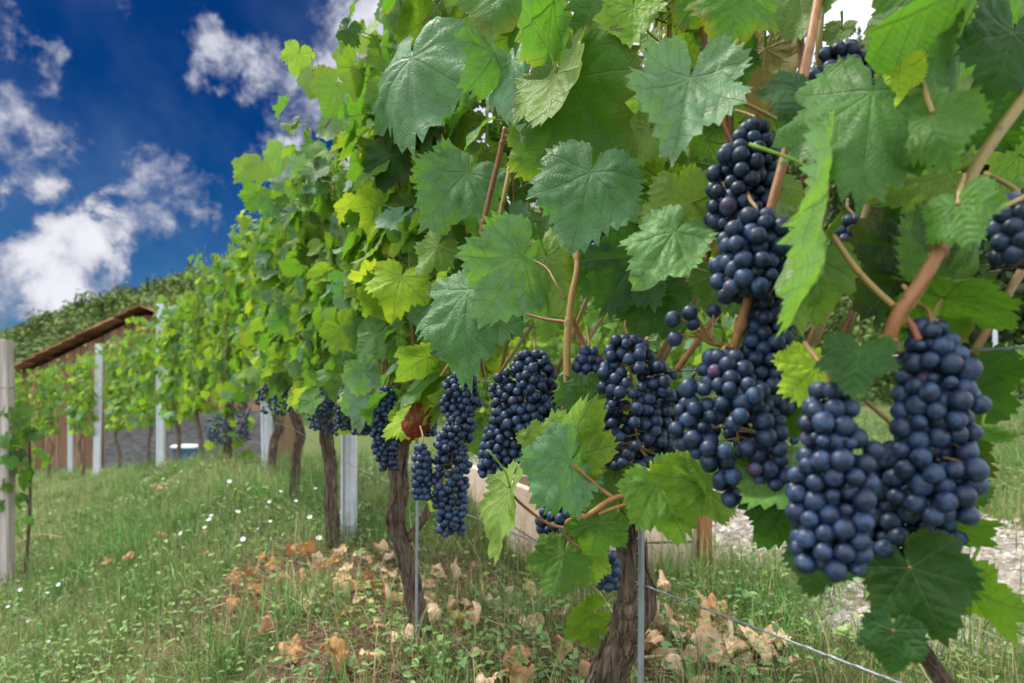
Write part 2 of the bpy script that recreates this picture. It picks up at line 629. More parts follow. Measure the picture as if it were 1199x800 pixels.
def wood_material(name, ca, cb, along=(0, 0, 1), gscale=1.0, gap=None, rough=.85, grey=None):
    """board wood: grain stretched along one object axis"""
    m, nt, out = new_mat(name)
    tc = nt.n('ShaderNodeTexCoord')
    sx = [60 * gscale] * 3
    for i in range(3):
        if along[i]:
            sx[i] = 2.2 * gscale
    n1 = nt.noise(nt.scale(tc.outputs['Object'], tuple(sx)), 1.0, 6, .6, .6)
    n2 = nt.noise(tc.outputs['Object'], 3.0 * gscale, 4, .6)
    c = nt.mix(nt.ramp(n1, .3, .7), ca, cb)
    if grey:
        c = nt.mix(nt.ramp(n2, .42, .7), c, grey)
    at = nt.n('ShaderNodeAttribute', attribute_name='tint')
    sp = nt.n('ShaderNodeSeparateColor')
    nt.put(sp.inputs[0], at.outputs['Color'])
    sc = nt.vmath('SCALE', c)
    nt.put(sc.node.inputs['Scale'], nt.math('ADD', sp.outputs[1], .5))
    p = principled(nt, sc, rough, .2, bump(nt, n1, .5, .004))
    nt.t.links.new(p.outputs[0], out.inputs[0])
    return m


def metal_material(name, c, rough=.45, metallic=.6):
    m, nt, out = new_mat(name)
    tc = nt.n('ShaderNodeTexCoord')
    n1 = nt.noise(tc.outputs['Object'], 28, 5, .65)
    n2 = nt.noise(tc.outputs['Object'], 6, 3, .6)
    cc = nt.mix(nt.ramp(n1, .3, .7), tuple(x * .78 for x in c), c)
    cc = nt.mix(nt.ramp(n2, .6, .8, 0, .5), cc, (0.30, 0.26, 0.22))
    p = principled(nt, cc, nt.ramp(n1, .3, .7, rough * .8, rough * 1.3), .5, bump(nt, n1, .1, .002))
    p.inputs['Metallic'].default_value = metallic
    nt.t.links.new(p.outputs[0], out.inputs[0])
    return m


def ground_material():
    m, nt, out = new_mat('meadow_soil')
    at = nt.n('ShaderNodeAttribute', attribute_name='tint')
    sp = nt.n('ShaderNodeSeparateColor')
    nt.put(sp.inputs[0], at.outputs['Color'])
    tc = nt.n('ShaderNodeTexCoord')
    o = tc.outputs['Object']
    n1 = nt.noise(o, 1.6, 6, .6)
    n2 = nt.noise(o, 26, 5, .65)
    n3 = nt.noise(o, 120, 3, .6)
    g = nt.mix(nt.ramp(n1, .35, .65), (0.050, 0.095, 0.022), (0.10, 0.12, 0.04))
    g = nt.mix(nt.ramp(n2, .45, .7, 0, .75), g, (0.15, 0.12, 0.06))
    g = nt.mix(nt.ramp(n3, .45, .75, 0, .7), g, (0.045, 0.06, 0.018))
    so = nt.mix(nt.ramp(n2, .3, .7), (0.045, 0.028, 0.018), (0.13, 0.085, 0.055))
    so = nt.mix(nt.ramp(n3, .55, .7, 0, .7), so, (0.24, 0.18, 0.12))
    c = nt.mix(sp.outputs[2], g, so)
    vo = nt.n('ShaderNodeTexVoronoi')
    nt.put(vo.inputs['Vector'], o)
    vo.inputs['Scale'].default_value = 55
    st = nt.mix(nt.ramp(vo.outputs['Color'], 0, 1), (0.20, 0.17, 0.14), (0.36, 0.33, 0.29))
    st = nt.mix(nt.ramp(n2, .5, .75, 0, .7), st, (0.22, 0.16, 0.11))
    c = nt.mix(sp.outputs[0], c, st)
    h = nt.math('ADD', nt.math('MULTIPLY', n2, 1.0), nt.math('MULTIPLY', nt.math('MULTIPLY', vo.outputs['Distance'], sp.outputs[0]), -1.2))
    p = principled(nt, c, .95, .1, bump(nt, h, .9, .02))
    nt.t.links.new(p.outputs[0], out.inputs[0])
    return m


def hill_material():
    m, nt, out = new_mat('forest_floor')
    tc = nt.n('ShaderNodeTexCoord')
    n1 = nt.noise(tc.outputs['Object'], .08, 6, .65)
    c = nt.mix(nt.ramp(n1, .3, .7), (0.022, 0.045, 0.014), (0.06, 0.10, 0.028))
    p = principled(nt, c, .95, .05)
    nt.t.links.new(p.outputs[0], out.inputs[0])
    return m


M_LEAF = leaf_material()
M_BARK = bark_material()
M_CANE = cane_material()
M_GRAPE = grape_material()
M_GRASS = attr_mat('grass_blade', (0.060, 0.190, 0.030), (0.42, 0.34, 0.18), .55, .3, .30, 6)
M_WEED = attr_mat('weed_leaf', (0.09, 0.19, 0.06), (0.19, 0.30, 0.07), .5, .35, .25, 20)
M_DRY = attr_mat('dry_leaf', (0.46, 0.30, 0.16), (0.58, 0.46, 0.33), .8, .2, .18, 40, .5, red=(0.36, 0.17, 0.06))
M_TWIG = attr_mat('dry_twig', (0.10, 0.05, 0.03), (0.36, 0.25, 0.15), .8, .2, 0, 40, .3)
M_TREE = attr_mat('forest_leaf', (0.034, 0.068, 0.020), (0.115, 0.16, 0.034), .7, .15, .15, .3)
M_FLOWER = attr_mat('white_petal', (0.82, 0.82, 0.80), (0.85, 0.80, 0.35), .6, .2, .25, 60)
M_STONE = attr_mat('gravel_stone', (0.22, 0.185, 0.155), (0.42, 0.39, 0.35), .9, .15, 0, 40, .4)
M_GROUND = ground_material()
M_HILL = hill_material()
M_POST = metal_material('galvanised_post', (0.50, 0.54, 0.58), .5, .3)
M_ROD = metal_material('grey_steel_rod', (0.24, 0.27, 0.29), .5, .5)
M_WIRE = metal_material('steel_wire', (0.34, 0.37, 0.40), .4, .7)
M_WOODPOST = wood_material('grey_post_wood', (0.25, 0.22, 0.20), (0.46, 0.42, 0.40), (0, 0, 1), 1.0)
M_BOARD = wood_material('bleached_board', (0.42, 0.29, 0.21), (0.60, 0.46, 0.36), (0, 1, 0), .8, grey=(0.50, 0.42, 0.36))
M_STAKE = wood_material('brown_stake', (0.16, 0.065, 0.03), (0.34, 0.15, 0.07), (0, 0, 1), 1.0)
M_BARNWOOD = wood_material('orange_barn_wood', (0.14, 0.080, 0.048), (0.30, 0.185, 0.115), (0, 0, 1), .35)
M_GREYWOOD = wood_material('grey_barn_wood', (0.085, 0.085, 0.088), (0.19, 0.185, 0.19), (1, 0, 0), .35)
M_FASCIA = wood_material('dark_fascia', (0.06, 0.05, 0.045), (0.13, 0.105, 0.09), (1, 0, 0), .3)
M_TILE = attr_mat('clay_tile', (0.22, 0.095, 0.055), (0.32, 0.16, 0.10), .85, .2, 0, 6, .5)
M_TRUNK = attr_mat('tree_bark', (0.07, 0.05, 0.035), (0.16, 0.12, 0.09), .9, .1, 0, 8, .6)
M_BLUE = attr_mat('blue_plastic', (0.02, 0.12, 0.42), (0.75, 0.77, 0.80), .35, .5, 0, 10)


# ------------------------------------------------------------------ leaf shapes
VEIN = np.radians([-105, -52, 0, 52, 105])
BND = np.radians([-78, -26, 26, 78])


def leaf_topo(nray, fr, seed, lobed=1.0, teeth=1.0):
    rg = np.random.default_rng(seed)
    th = np.radians(np.linspace(-171, 171, nray))
    deg = np.degrees(th)
    ka = [0, 14, 27, 40, 53, 66, 80, 94, 108, 125, 142, 158, 171]
    kr = [1.0, .88, .68, .72, .81, .72, .54, .58, .63, .55, .50, .44, .28]
    half = []
    for sgn in (-1, 1):
        jr = np.array(kr) * (1 + rg.normal(0, .035, len(kr)))
        jr[0] = 1.0
        flat = np.interp(ka, [0, 28, 60, 120, 171], [1.0, .80, .77, .62, .34])
        half.append(flat + (jr - flat) * lobed)
    r = np.where(deg < 0, np.interp(-deg, ka, half[0]), np.interp(deg, ka, half[1]))
    depth = np.repeat(rg.uniform(.045, .15, nray // 2 + 1), 2)[:nray]
    tooth = np.where(np.arange(nray) % 2 == 0, 1.0, 1.0 - depth * teeth) + rg.normal(0, .022 * teeth, nray)
    th = th + np.radians(rg.normal(0, .22, nray) * 342 / nray)
    th = np.sort(th)
    deg = np.degrees(th)
    nr = len(fr)
    rad = np.zeros((nr, nray))
    for i, f in enumerate(fr):
        k = max(0, (f - .80) / .20)
        rad[i] = r * f * (1 + (tooth - 1) * k)
    R = np.concatenate([[0], rad.ravel()])
    T = np.concatenate([[0], np.tile(th, nr)])
    xy = np.stack([R * np.sin(T), R * np.cos(T)], -1)
    k = np.arange(nray - 1)
    tris = np.stack([0 * k, k + 2, k + 1], -1)
    quads = []
    for i in range(nr - 1):
        a = 1 + i * nray
        b = a + nray
        quads.append(np.stack([a + k, a + k + 1, b + k + 1, b + k], -1))
    quads = np.concatenate(quads) if quads else np.zeros((0, 4), int)
    mid = (th[:-1] + th[1:]) / 2
    sec = np.searchsorted(BND, mid)

    def uv(idx, s):
        dth = T[idx] - VEIN[s][:, None]
        rr = R[idx]
        return np.stack([rr * np.cos(dth), rr * np.sin(dth)], -1)
    ut = uv(tris, sec)
    uq = uv(quads, np.tile(sec, nr - 1)) if nr > 1 else np.zeros((0, 4, 2))
    frac = np.concatenate([[0], np.repeat(fr, nray)])
    # distance of the ray from its own vein, 0 on the vein, 1 half-way to the next
    vi = np.searchsorted(BND, T)
    dth = np.abs(T - VEIN[vi]) / np.radians(26)
    return dict(xy=xy, R=R, T=T, tris=tris, quads=quads, ut=ut, uq=uq, frac=frac, dv=np.clip(dth, 0, 2))


FR_H = [.10, .22, .34, .46, .58, .70, .80, .90, 1.0]
LOD = {
    0: [leaf_topo(81, FR_H, 100 + i, lobed=.5 + .16 * (i % 4)) for i in range(8)],
    1: [leaf_topo(61, [.2, .42, .64, .82, 1.0], 200 + i, lobed=.5 + .16 * (i % 4)) for i in range(8)],
    2: [leaf_topo(45, [.35, .7, 1.0], 300 + i, lobed=.6 + .15 * (i % 4)) for i in range(6)],
    3: [leaf_topo(25, [.55, 1.0], 400 + i, lobed=.9) for i in range(6)],
    5: [leaf_topo(51, [.15, .3, .45, .6, .75, .88, 1.0], 600 + i, lobed=.35, teeth=.45) for i in range(8)],
    4: [leaf_topo(13, [.6, 1.0], 500 + i, lobed=.9, teeth=.5) for i in range(4)],
}


def leaf_deform(tp, rg, amount=1.0, fold=None, droop=None, curl=None):
    x, y = tp['xy'][:, 0].copy(), tp['xy'][:, 1].copy()
    R, T = tp['R'], tp['T']
    fold = rg.uniform(-.12, .30) * amount if fold is None else fold
    droop = rg.uniform(.0, .42) * amount if droop is None else droop
    curl = rg.uniform(-.22, .30) * amount if curl is None else curl
    z = fold * np.sqrt(x * x + .004) - fold * .06
    z += .022 * amount * np.sin(np.pi * np.clip(tp['dv'], 0, 1)) * np.minimum(R * 2.2, 1)           # bulge between veins
    o2 = rg.uniform(0, 50)
    z += .26 * amount * (vnoise(np.stack([x * 2.3 + o2, y * 2.3, 0 * x + 3], -1)) - .5) * np.minimum(R * 1.6, 1)
    z += -curl * R ** 2.2
    k = rg.integers(3, 6)
    z += .075 * amount * np.sin(k * T + rg.uniform(0, 6)) * R ** 2
    z += .035 * amount * np.sin(9 * T + rg.uniform(0, 6)) * R ** 3
    q = np.stack([x * 7 + rg.uniform(0, 50), y * 7, 0 * x], -1)
    z += .075 * amount * (vnoise(q) - .5) * np.minimum(R * 3, 1)
    # droop: bend the blade round the x axis progressively
    ang = -droop * 1.6 * np.maximum(y, -.3)
    yy = y * (1 - .12 * droop) * np.cos(ang * .5)
    zz = z + y * np.sin(ang * .5)
    return np.stack([x * rg.uniform(.94, 1.1), yy, zz], -1)


def add_leaf(acc, lod, pos, u, n, L, tint, rg, amount=1.0, wscale=1.0, **kw):
    tp = LOD[lod][rg.integers(len(LOD[lod]))]
    u = nrm(u)
    n = np.asarray(n, float)
    n = nrm(n - np.dot(n, u) * u)
    a = np.cross(u, n)
    D = leaf_deform(tp, rg, amount, **kw)
    D[:, 0] *= wscale
    V = np.asarray(pos) + L * (D[:, :1] * a + D[:, 1:2] * u + D[:, 2:3] * n)
    col = np.tile(np.asarray(tint, np.float32), (len(V), 1))
    if rg.random() < .35:        # browned or yellowed rim on part of the blade
        side = .5 + .5 * np.cos(tp['T'] - rg.uniform(0, 6.28))
        e = np.clip((tp['frac'] - .72) / .28, 0, 1) * side
        col[:, 2] += (e * rg.uniform(0, .5)).astype(np.float32)
        col[:, 0] = np.clip(col[:, 0] + e * rg.uniform(.1, .6), 0, 1)
    acc.add(V, tp['quads'], tp['tris'], tp['uq'], tp['ut'], col)


# ------------------------------------------------------------------ setting: ground, hill, forest
def nonuni(lo, hi, fine, mx, g=1.09):
    out = [0.0]
    s = fine
    while out[-1] < hi:
        out.append(out[-1] + s)
        if out[-1] > 6:
            s = min(s * g, mx)
    neg = [0.0]
    s = fine
    while neg[-1] > lo:
        neg.append(neg[-1] - s)
        if neg[-1] < -6:
            s = min(s * g, mx)
    return np.array(sorted(set(neg + out)))


def build_ground():
    xs, ys = nonuni(-500, 500, .055, 30), nonuni(-40, 700, .055, 30)
    X, Y = np.meshgrid(xs, ys)
    Z = gz(X, Y)
    far = np.clip((np.hypot(X, Y) - 60) / 200, 0, 1)
    Z = Z * (1 - far) - 1.5 * far
    pm, lm = path_mask(X, Y), litter_mask(X, Y)
    col = np.stack([pm * .9, 0 * pm + .5, np.clip(lm * .95, 0, 1), 0 * pm], -1).reshape(-1, 4)
    ny, nx = X.shape
    i = np.arange(ny - 1)[:, None] * nx + np.arange(nx - 1)[None, :]
    q = np.stack([i, i + 1, i + nx + 1, i + nx], -1).reshape(-1, 4)
    a = Acc()
    a.add(np.stack([X, Y, Z], -1).reshape(-1, 3), q, col=col)
    tag(a.obj('ground', M_GROUND), 'grassy vineyard ground with worn soil and a gravel strip', kind='structure')


build_ground()

HPX = np.array([-900, -300, 0, 110, 225, 400, 575, 700, 800, 870, 960, 1040, 1199, 1500, 2200])
HPY = np.array([440, 415, 402, 362, 325, 292, 262, 210, 160, 128, 84, 48, -20, -120, -200])


def hill_params(tx):
    px = tx * F + 599.5
    slope = (HY - np.interp(px, HPX, HPY)) / F
    yr = np.interp(px, [0, 225, 575, 800, 1199, 2000], [330, 300, 240, 170, 120, 90])
    y0 = np.interp(px, [0, 225, 575, 800, 1199, 2000], [70, 65, 50, 40, 30, 25])
    return slope, yr, y0


def hill_z(tx, Y):
    slope, yr, y0 = hill_params(tx)
    u = np.clip((Y - y0) / (yr - y0), 0, 1.6)
    top = slope * yr
    sh = np.where(u < 1, u ** 1.25, 1 - .25 * (u - 1))
    X = tx * Y
    nz = (fbm(np.stack([X * .02, Y * .02, X * 0], -1), 4) - .5) * 12 * np.clip(u, 0, 1)
    return -1.6 + top * sh + nz


def build_hill():
    tx = np.linspace(-1.9, 2.0, 150)
    uu = np.linspace(0, 1.6, 50)
    TX, U = np.meshgrid(tx, uu)
    slope, yr, y0 = hill_params(TX)
    Y = y0 + (yr - y0) * U
    Z = hill_z(TX, Y)
    a = Acc()
    ny, nx = TX.shape
    i = np.arange(ny - 1)[:, None] * nx + np.arange(nx - 1)[None, :]
    q = np.stack([i, i + 1, i + nx + 1, i + nx], -1).reshape(-1, 4)
    a.add(np.stack([TX * Y, Y, Z], -1).reshape(-1, 3), q)
    tag(a.obj('hill', M_HILL), 'wooded hillside rising to the right behind the vineyard', kind='structure')


build_hill()


def crown_cloud(rg, n, rx, rz, lump=5, conifer=False):
    """centres of leaf clumps through an uneven crown"""
    if conifer:
        t = rg.uniform(0, 1, n) ** .7
        a = rg.uniform(0, 2 * math.pi, n)
        rr = rx * (1 - t) ** .9 * rg.uniform(.55, 1.05, n) * (1 + .25 * np.sin(t * 40))
        return np.stack([rr * np.cos(a), rr * np.sin(a), (t * 2 - 1) * rz - .1 * rr], -1)
    cs = rg.normal(0, .42, (lump, 3)) * [rx, rx, rz]
    k = rg.integers(0, lump, n)
    dirs = rg.normal(0, 1, (n, 3))
    dirs /= np.linalg.norm(dirs, axis=1)[:, None]
    rad = rg.uniform(.5, 1.0, n) ** .5
    return cs[k] + dirs * rad[:, None] * np.array([rx, rx, rz]) * .58


def tree_faces(acc, base, rg, n, rx, rz, fs, tint, conifer=False):
    c = crown_cloud(rg, n, rx, rz, 6, conifer)
    o = c / np.array([rx, rx, rz])
    nn = o + rg.normal(0, .55, (n, 3)) + [0, 0, .35]
    nn /= np.linalg.norm(nn, axis=1)[:, None]
    r0 = rg.normal(0, 1, (n, 3))
    a = np.cross(nn, r0)
    a /= np.linalg.norm(a, axis=1)[:, None]
    b = np.cross(nn, a)
    s = fs * rg.uniform(.6, 1.4, n)[:, None]
    ctr = np.asarray(base) + c
    k = rg.uniform(.5, 1.0, (n, 4, 1))
    V = np.stack([ctr - a * s * k[:, 0], ctr - b * s * .8 * k[:, 1], ctr + a * s * k[:, 2], ctr + b * s * .8 * k[:, 3]], 1).reshape(-1, 3)
    q = np.arange(n * 4).reshape(-1, 4)
    col = np.tile(np.asarray(tint, np.float32), (n, 1))
    col[:, 1] += rg.normal(0, .14, n)
    col[:, 0] += rg.normal(0, .12, n)
    acc.add(V, q, col=np.repeat(col, 4, 0))


def build_forest():
    rg = np.random.default_rng(5)
    a = Acc()
    cnt = 0
    tries = 0
    while cnt < 3600 and tries < 30000:
        tries += 1
        tx = rg.uniform(-.95, .95)
        slope, yr, y0 = hill_params(tx)
        Y = y0 + (yr - y0) * rg.uniform(.0, 1.04) ** .6
        X = tx * Y
        z = float(hill_z(np.array(tx), np.array(Y)))
        px = tx * F + 599.5
        sz = rg.uniform(2.2, 4.2) * np.interp(px, [0, 800, 1199], [1.0, .75, .7])
        con = rg.random() < np.interp(px, [0, 700, 1000, 1199], [.0, .05, .35, .7])
        t = [rg.uniform(.1, .9), rg.uniform(.35, .95), 0, 0]
        n = int(np.interp(Y, [30, 120, 300], [420, 150, 90]))
        fs = np.interp(Y, [30, 120, 300], [.28, .55, .85]) * sz / 3.2
        if con:
            t = [rg.uniform(0, .12), rg.uniform(.1, .4), 0, 0]
            tree_faces(a, (X, Y, z + sz * 1.5), rg, n, sz * .62, sz * 1.7, fs * .8, t, True)
        else:
            tree_faces(a, (X, Y, z + sz * .9), rg, n, sz * .95, sz * 1.05, fs, t)
        cnt += 1
    tag(a.obj('forest', M_TREE, smooth=False), 'dense mixed forest covering the hillside behind the vineyard', 'forest', kind='stuff')


build_forest()


def standing_tree(base, h, rx, tint, con, label, seed):
    rg = np.random.default_rng(seed)
    r = empty('conifer_tree' if con else 'broadleaf_tree', base, label, 'tree', 'trees at the wood edge')
    a = Acc()
    b = np.array(base)
    tube(a, smooth_path([b + [0, 0, -.4], b + [.05 * h * .3, 0, h * .4], b + [0, .02, h * .92]], 14), [.045 * h, .03 * h, .008 * h], 10, (.4, .5, 0, 0), .2, seed)
    for i in range(14):
        z = h * rg.uniform(.25, .85)
        an = rg.uniform(0, 6.28)
        l = rx * (1.05 - z / h) * 1.4
        tube(a, smooth_path([b + [0, 0, z], b + [math.cos(an) * l * .5, math.sin(an) * l * .5, z + .1 * h * (0 if con else 1)],
                             b + [math.cos(an) * l, math.sin(an) * l, z + (-.03 if con else .16) * h]], 7), [.012 * h, .004 * h], 6, (.4, .5, 0, 0))
    a.obj('trunk', M_TRUNK, r)
    c = Acc()
    tree_faces(c, b + [0, 0, h * .56], rg, 4200, rx, h * .47, .14 * h / 6, tint, con)
    c.obj('crown', M_TREE, r, smooth=False)


for i, (tx, yy, h, rx, tint, con, lb) in enumerate([
        (.78, 24, 10.5, 2.6, (.0, .05, 0, 0), True, 'dark conifer at the wood edge behind the rightmost grapes, the broader one'),
        (.70, 27, 11.5, 2.3, (.02, .1, 0, 0), True, 'tall slim dark conifer at the wood edge left of the broader conifer'),
        (.90, 26, 9.0, 2.6, (.04, .12, 0, 0), True, 'low dark conifer at the wood edge beyond the right end of the vines')]):
    standing_tree((tx * yy, yy, float(gz(tx * yy, yy))), h, rx, tint, con, lb, 40 + i)


# ------------------------------------------------------------------ barn, board fence, blue tub
def build_barn():
    c0 = np.array([-12.15, 16.8, -1.6])
    g = nrm([.985, .17, 0])      # along the gable end
    s = nrm([-.17, .985, 0])     # along the eaves side
    W, Ls = 5.8, 7.0
    eave, apex = 1.42, 3.0
    r = empty('barn', tuple(c0), 'weathered orange timber barn with a sloping tiled roof at the left edge', 'barn')
    rg = np.random.default_rng(3)

    def boards(o, dirv, nout, length, hfun):
        a = Acc()
        x = 0.0
        while x < length - .01:
            bw = min(.17, length - x)
            h = hfun(x + bw / 2)
            hh = h - c0[2]
            t = rg.uniform(.15, .75)
            p = o + nout * rg.uniform(.0, .012)
            V = []
            for xx in (x + .006, x + bw - .006):
                for yy in (-.015, .015):
                    V += [p + dirv * xx + nout * yy, p + dirv * xx + nout * yy + ZA * (hfun(xx) - c0[2])]
            a.add(V, [(0, 1, 3, 2), (4, 6, 7, 5), (0, 4, 5, 1), (2, 3, 7, 6), (1, 5, 7, 3)], col=(0, t, 0, 0))
            x += bw
        return a
    ge = boards(c0, g, -s, W, lambda x: eave + (apex - eave) * (1 - abs(x - W / 2) / (W / 2)) - .06)
    ge.obj('gable_wall', M_BARNWOOD, r, smooth=False)
    sw = boards(c0 + s * .03, s, -g, Ls, lambda x: eave - .05)
    sw.obj('side_wall', M_BARNWOOD, r, smooth=False)
    bk = boards(c0 + g * W, s, g, Ls, lambda x: eave - .05)
    bk.obj('side_wall', M_BARNWOOD, r, smooth=False)
    rw = boards(c0 + s * (Ls + .04), g, s, W, lambda x: eave + (apex - eave) * (1 - abs(x - W / 2) / (W / 2)) - .06)
    rw.obj('rear_wall', M_BARNWOOD, r, smooth=False)
    # corner post
    a = Acc()
    box(a, c0 - s * .05 - g * .05 + ZA * ((eave - c0[2]) / 2 - .05), g, s, ZA, .14, .14, eave - c0[2] - .1, (0, .3, 0, 0))
    a.obj('corner_post', M_BARNWOOD, r, smooth=False)
    mid = c0 + g * W / 2
    sl = np.array([(W / 2), (apex - eave)])
    sln = sl / np.linalg.norm(sl)
    for sg in (-1, 1):
        d = nrm(g * sg * sln[0] - ZA * sln[1])             # from ridge down to the eave
        n = nrm(g * sg * sln[1] + ZA * sln[0])
        ln = np.linalg.norm(sl) + .35
        ridge = np.array([mid[0], mid[1], apex])
        a = Acc()
        rows, cols_ = 11, 13
        over = .50
        tl = (Ls + 2 * over)
        for i in range(rows):
            for j in range(cols_):
                w_ = tl / cols_
                L_ = ln / rows
                cc = ridge + d * (i + .5) * L_ + s * (-over + (j + .5) * w_) + n * (.10 + .012)
                tilt = nrm(d + n * .09)
                box(a, cc, s, tilt, np.cross(s, tilt), w_ - .012, L_ * 1.16, .03, (rg.uniform(0, 1), rg.uniform(.2, .8), 0, 0))
        rf = a.obj('roof', M_TILE, r, smooth=False)
        b = Acc()
        box(b, ridge + d * ln / 2 + s * (-over + .02) - n * .03, d, s, n, ln, .05, .26, (0, .6, 0, 0))
        box(b, ridge + d * ln / 2 + s * (-over + .34) - n * .0, d, s, n, ln, .08, .12, (0, .4, 0, 0))
        b.obj('fascia', M_FASCIA, rf, smooth=False).location = (0, 0, 0)
        u = Acc()
        box(u, ridge + d * ln / 2 + s * (tl / 2 - over + .03) + n * .07, d, s, n, ln - .01, tl - .1, .025, (0, .5, 0, 0))
        u.obj('roof_boarding', M_FASCIA, rf, smooth=False)
        if sg < 0:
            gt = Acc()
            e = ridge + d * (ln + .05) + n * .02
            tube(gt, np.array([e - s * over, e + s * (tl - over)]), .07, 12)
            gt.obj('gutter', M_ROD, rf)
    for ch in list(r.children):
        for cc in ch.children:
            cc.location = (0, 0, 0)
            me = cc.data


def fix_sub(o):
    pass


build_barn()


def reparent_origin_fix():
    # sub-parts were built relative to their part's own origin
    pass


def build_fence():
    r0, r1 = np.array([-9.7, 16.2, 0]), np.array([-5.2, 15.0, 0])
    dv = nrm(r1 - r0)
    nv = np.array([dv[1], -dv[0], 0])
    L = np.linalg.norm(r1 - r0)
    bz = -1.1
    r = empty('board_fence', (r0[0], r0[1], bz), 'dark grey fence of wide horizontal boards beside the barn', 'fence')
    rg = np.random.default_rng(8)
    a = Acc()
    for k in range(8):
        zc = bz + .10 + k * .20
        box(a, r0 + dv * L / 2 + nv * rg.uniform(0, .01) + ZA * zc, dv, nv, ZA, L, .03, .194, (0, rg.uniform(.2, .8), 0, 0))
    a.obj('board_panel', M_GREYWOOD, r, smooth=False)
    for k in range(5):
        a = Acc()
        box(a, r0 + dv * (.12 + k * (L - .24) / 4) + nv * -.075 + ZA * (bz + .8), dv, nv, ZA, .1, .1, 1.75, (0, .5, 0, 0))
        a.obj('fence_post', M_GREYWOOD, r, smooth=False)


build_fence()


def build_tub():
    g = np.array([-5.85, 12.2, 0.0])
    g[2] = float(gz(g[0], g[1])) + .17
    r = empty('plastic_tub', tuple(g), 'blue plastic tub with a white lid in the grass before the grey fence', 'tub')
    n = 28
    th = np.linspace(0, 2 * math.pi, n, endpoint=False)

    def lathe(prof, col):
        a = Acc()
        V = np.array([[g[0] + rr * math.cos(t), g[1] + rr * math.sin(t), g[2] + z] for rr, z in prof for t in th])
        k = np.arange(len(prof) - 1)[:, None] * n
        j = np.arange(n)[None, :]
        q = np.stack([k + j, k + (j + 1) % n, k + n + (j + 1) % n, k + n + j], -1).reshape(-1, 4)
        a.add(V, q, col=col)
        return a
    lathe([(.01, 0), (.19, 0), (.20, .02), (.235, .19), (.25, .195), (.25, .215), (.235, .22)], (0, .5, 0, 0)).obj('tub_body', M_BLUE, r)
    lathe([(.256, .200), (.262, .205), (.262, .232), (.25, .245), (.12, .262), (.005, .265)], (.85, .5, 0, 0)).obj('lid', M_BLUE, r)


build_tub()


# ------------------------------------------------------------------ raised bed of boards right of the row
def build_bed():
    A = np.array([-.25, 3.6, 0])       # far left corner
    B = np.array([.117, 2.30, 0])        # near left corner
    Cc = np.array([.63, 2.36, 0])       # near right corner
    gzv = lambda p: float(gz(p[0], p[1]))
    zb = min(gzv(A), gzv(B), gzv(Cc)) - .06
    zt = gzv(B) + .285
    r = empty('raised_bed', (B[0], B[1], zb), 'low raised bed of bleached boards with a brown corner stake behind the vines', 'raised bed')
    rg = np.random.default_rng(2)
    for (p, q, nm) in ((A, B, 'long_board'), (B, Cc, 'end_board')):
        dv = nrm(q - p)
        nv = np.array([dv[1], -dv[0], 0])
        L = np.linalg.norm(q - p)
        h = (zt - zb) / 2
        for k in range(2):
            a = Acc()
            box(a, p + dv * L / 2 + nv * (.003 * k) + ZA * (zb + h * (k + .5)), dv, nv, ZA, L + (.02 if nm == 'end_board' else -.03), .032, h - .006, (0, .5 + .2 * k, 0, 0), .004)
            o = a.obj(nm, M_BOARD, r, smooth=False)
    a = Acc()
    dv = nrm(Cc - B)
    D = A + (Cc - B)
    dv2 = nrm(D - Cc)
    nv = np.array([dv2[1], -dv2[0], 0])
    L = np.linalg.norm(D - Cc)
    box(a, (Cc + D) / 2 + nv * .0 + ZA * ((zb + zt) / 2), dv2, nv, ZA, L - .05, .032, zt - zb - .004, (0, .4, 0, 0), .004)
    a.obj('long_board', M_BOARD, r, smooth=False)
    for c in (B, Cc):
        a = Acc()
        o = (np.array([.03, .03, 0]) if c is B else np.array([.03, -.03, 0]))
        box(a, c + o + ZA * ((zb + zt) / 2 + .02), XA, YA, ZA, .042, .042, zt - zb + .05, (0, .5, 0, 0), .004)
        a.obj('corner_stake', M_STAKE, r, smooth=False)
    # soil filling
    a = Acc()
    n = 14
    uu, vv = np.meshgrid(np.linspace(.03, .97, n), np.linspace(.02, .98, n))
    G = B[None, None, :] + (Cc - B)[None, None, :] * uu[..., None] + (A - B)[None, None, :] * vv[..., None]
    G[..., 2] = zt - .10 + .05 * fbm(np.stack([uu * 6, vv * 9, uu * 0], -1), 3)
    i = np.arange(n - 1)[:, None] * n + np.arange(n - 1)[None, :]
    a.add(G.reshape(-1, 3), np.stack([i, i + 1, i + n + 1, i + n], -1).reshape(-1, 4), col=(0, .5, 1, 0))
    a.obj('soil', M_GROUND, r)
    return A, B, Cc, D


BED = build_bed()


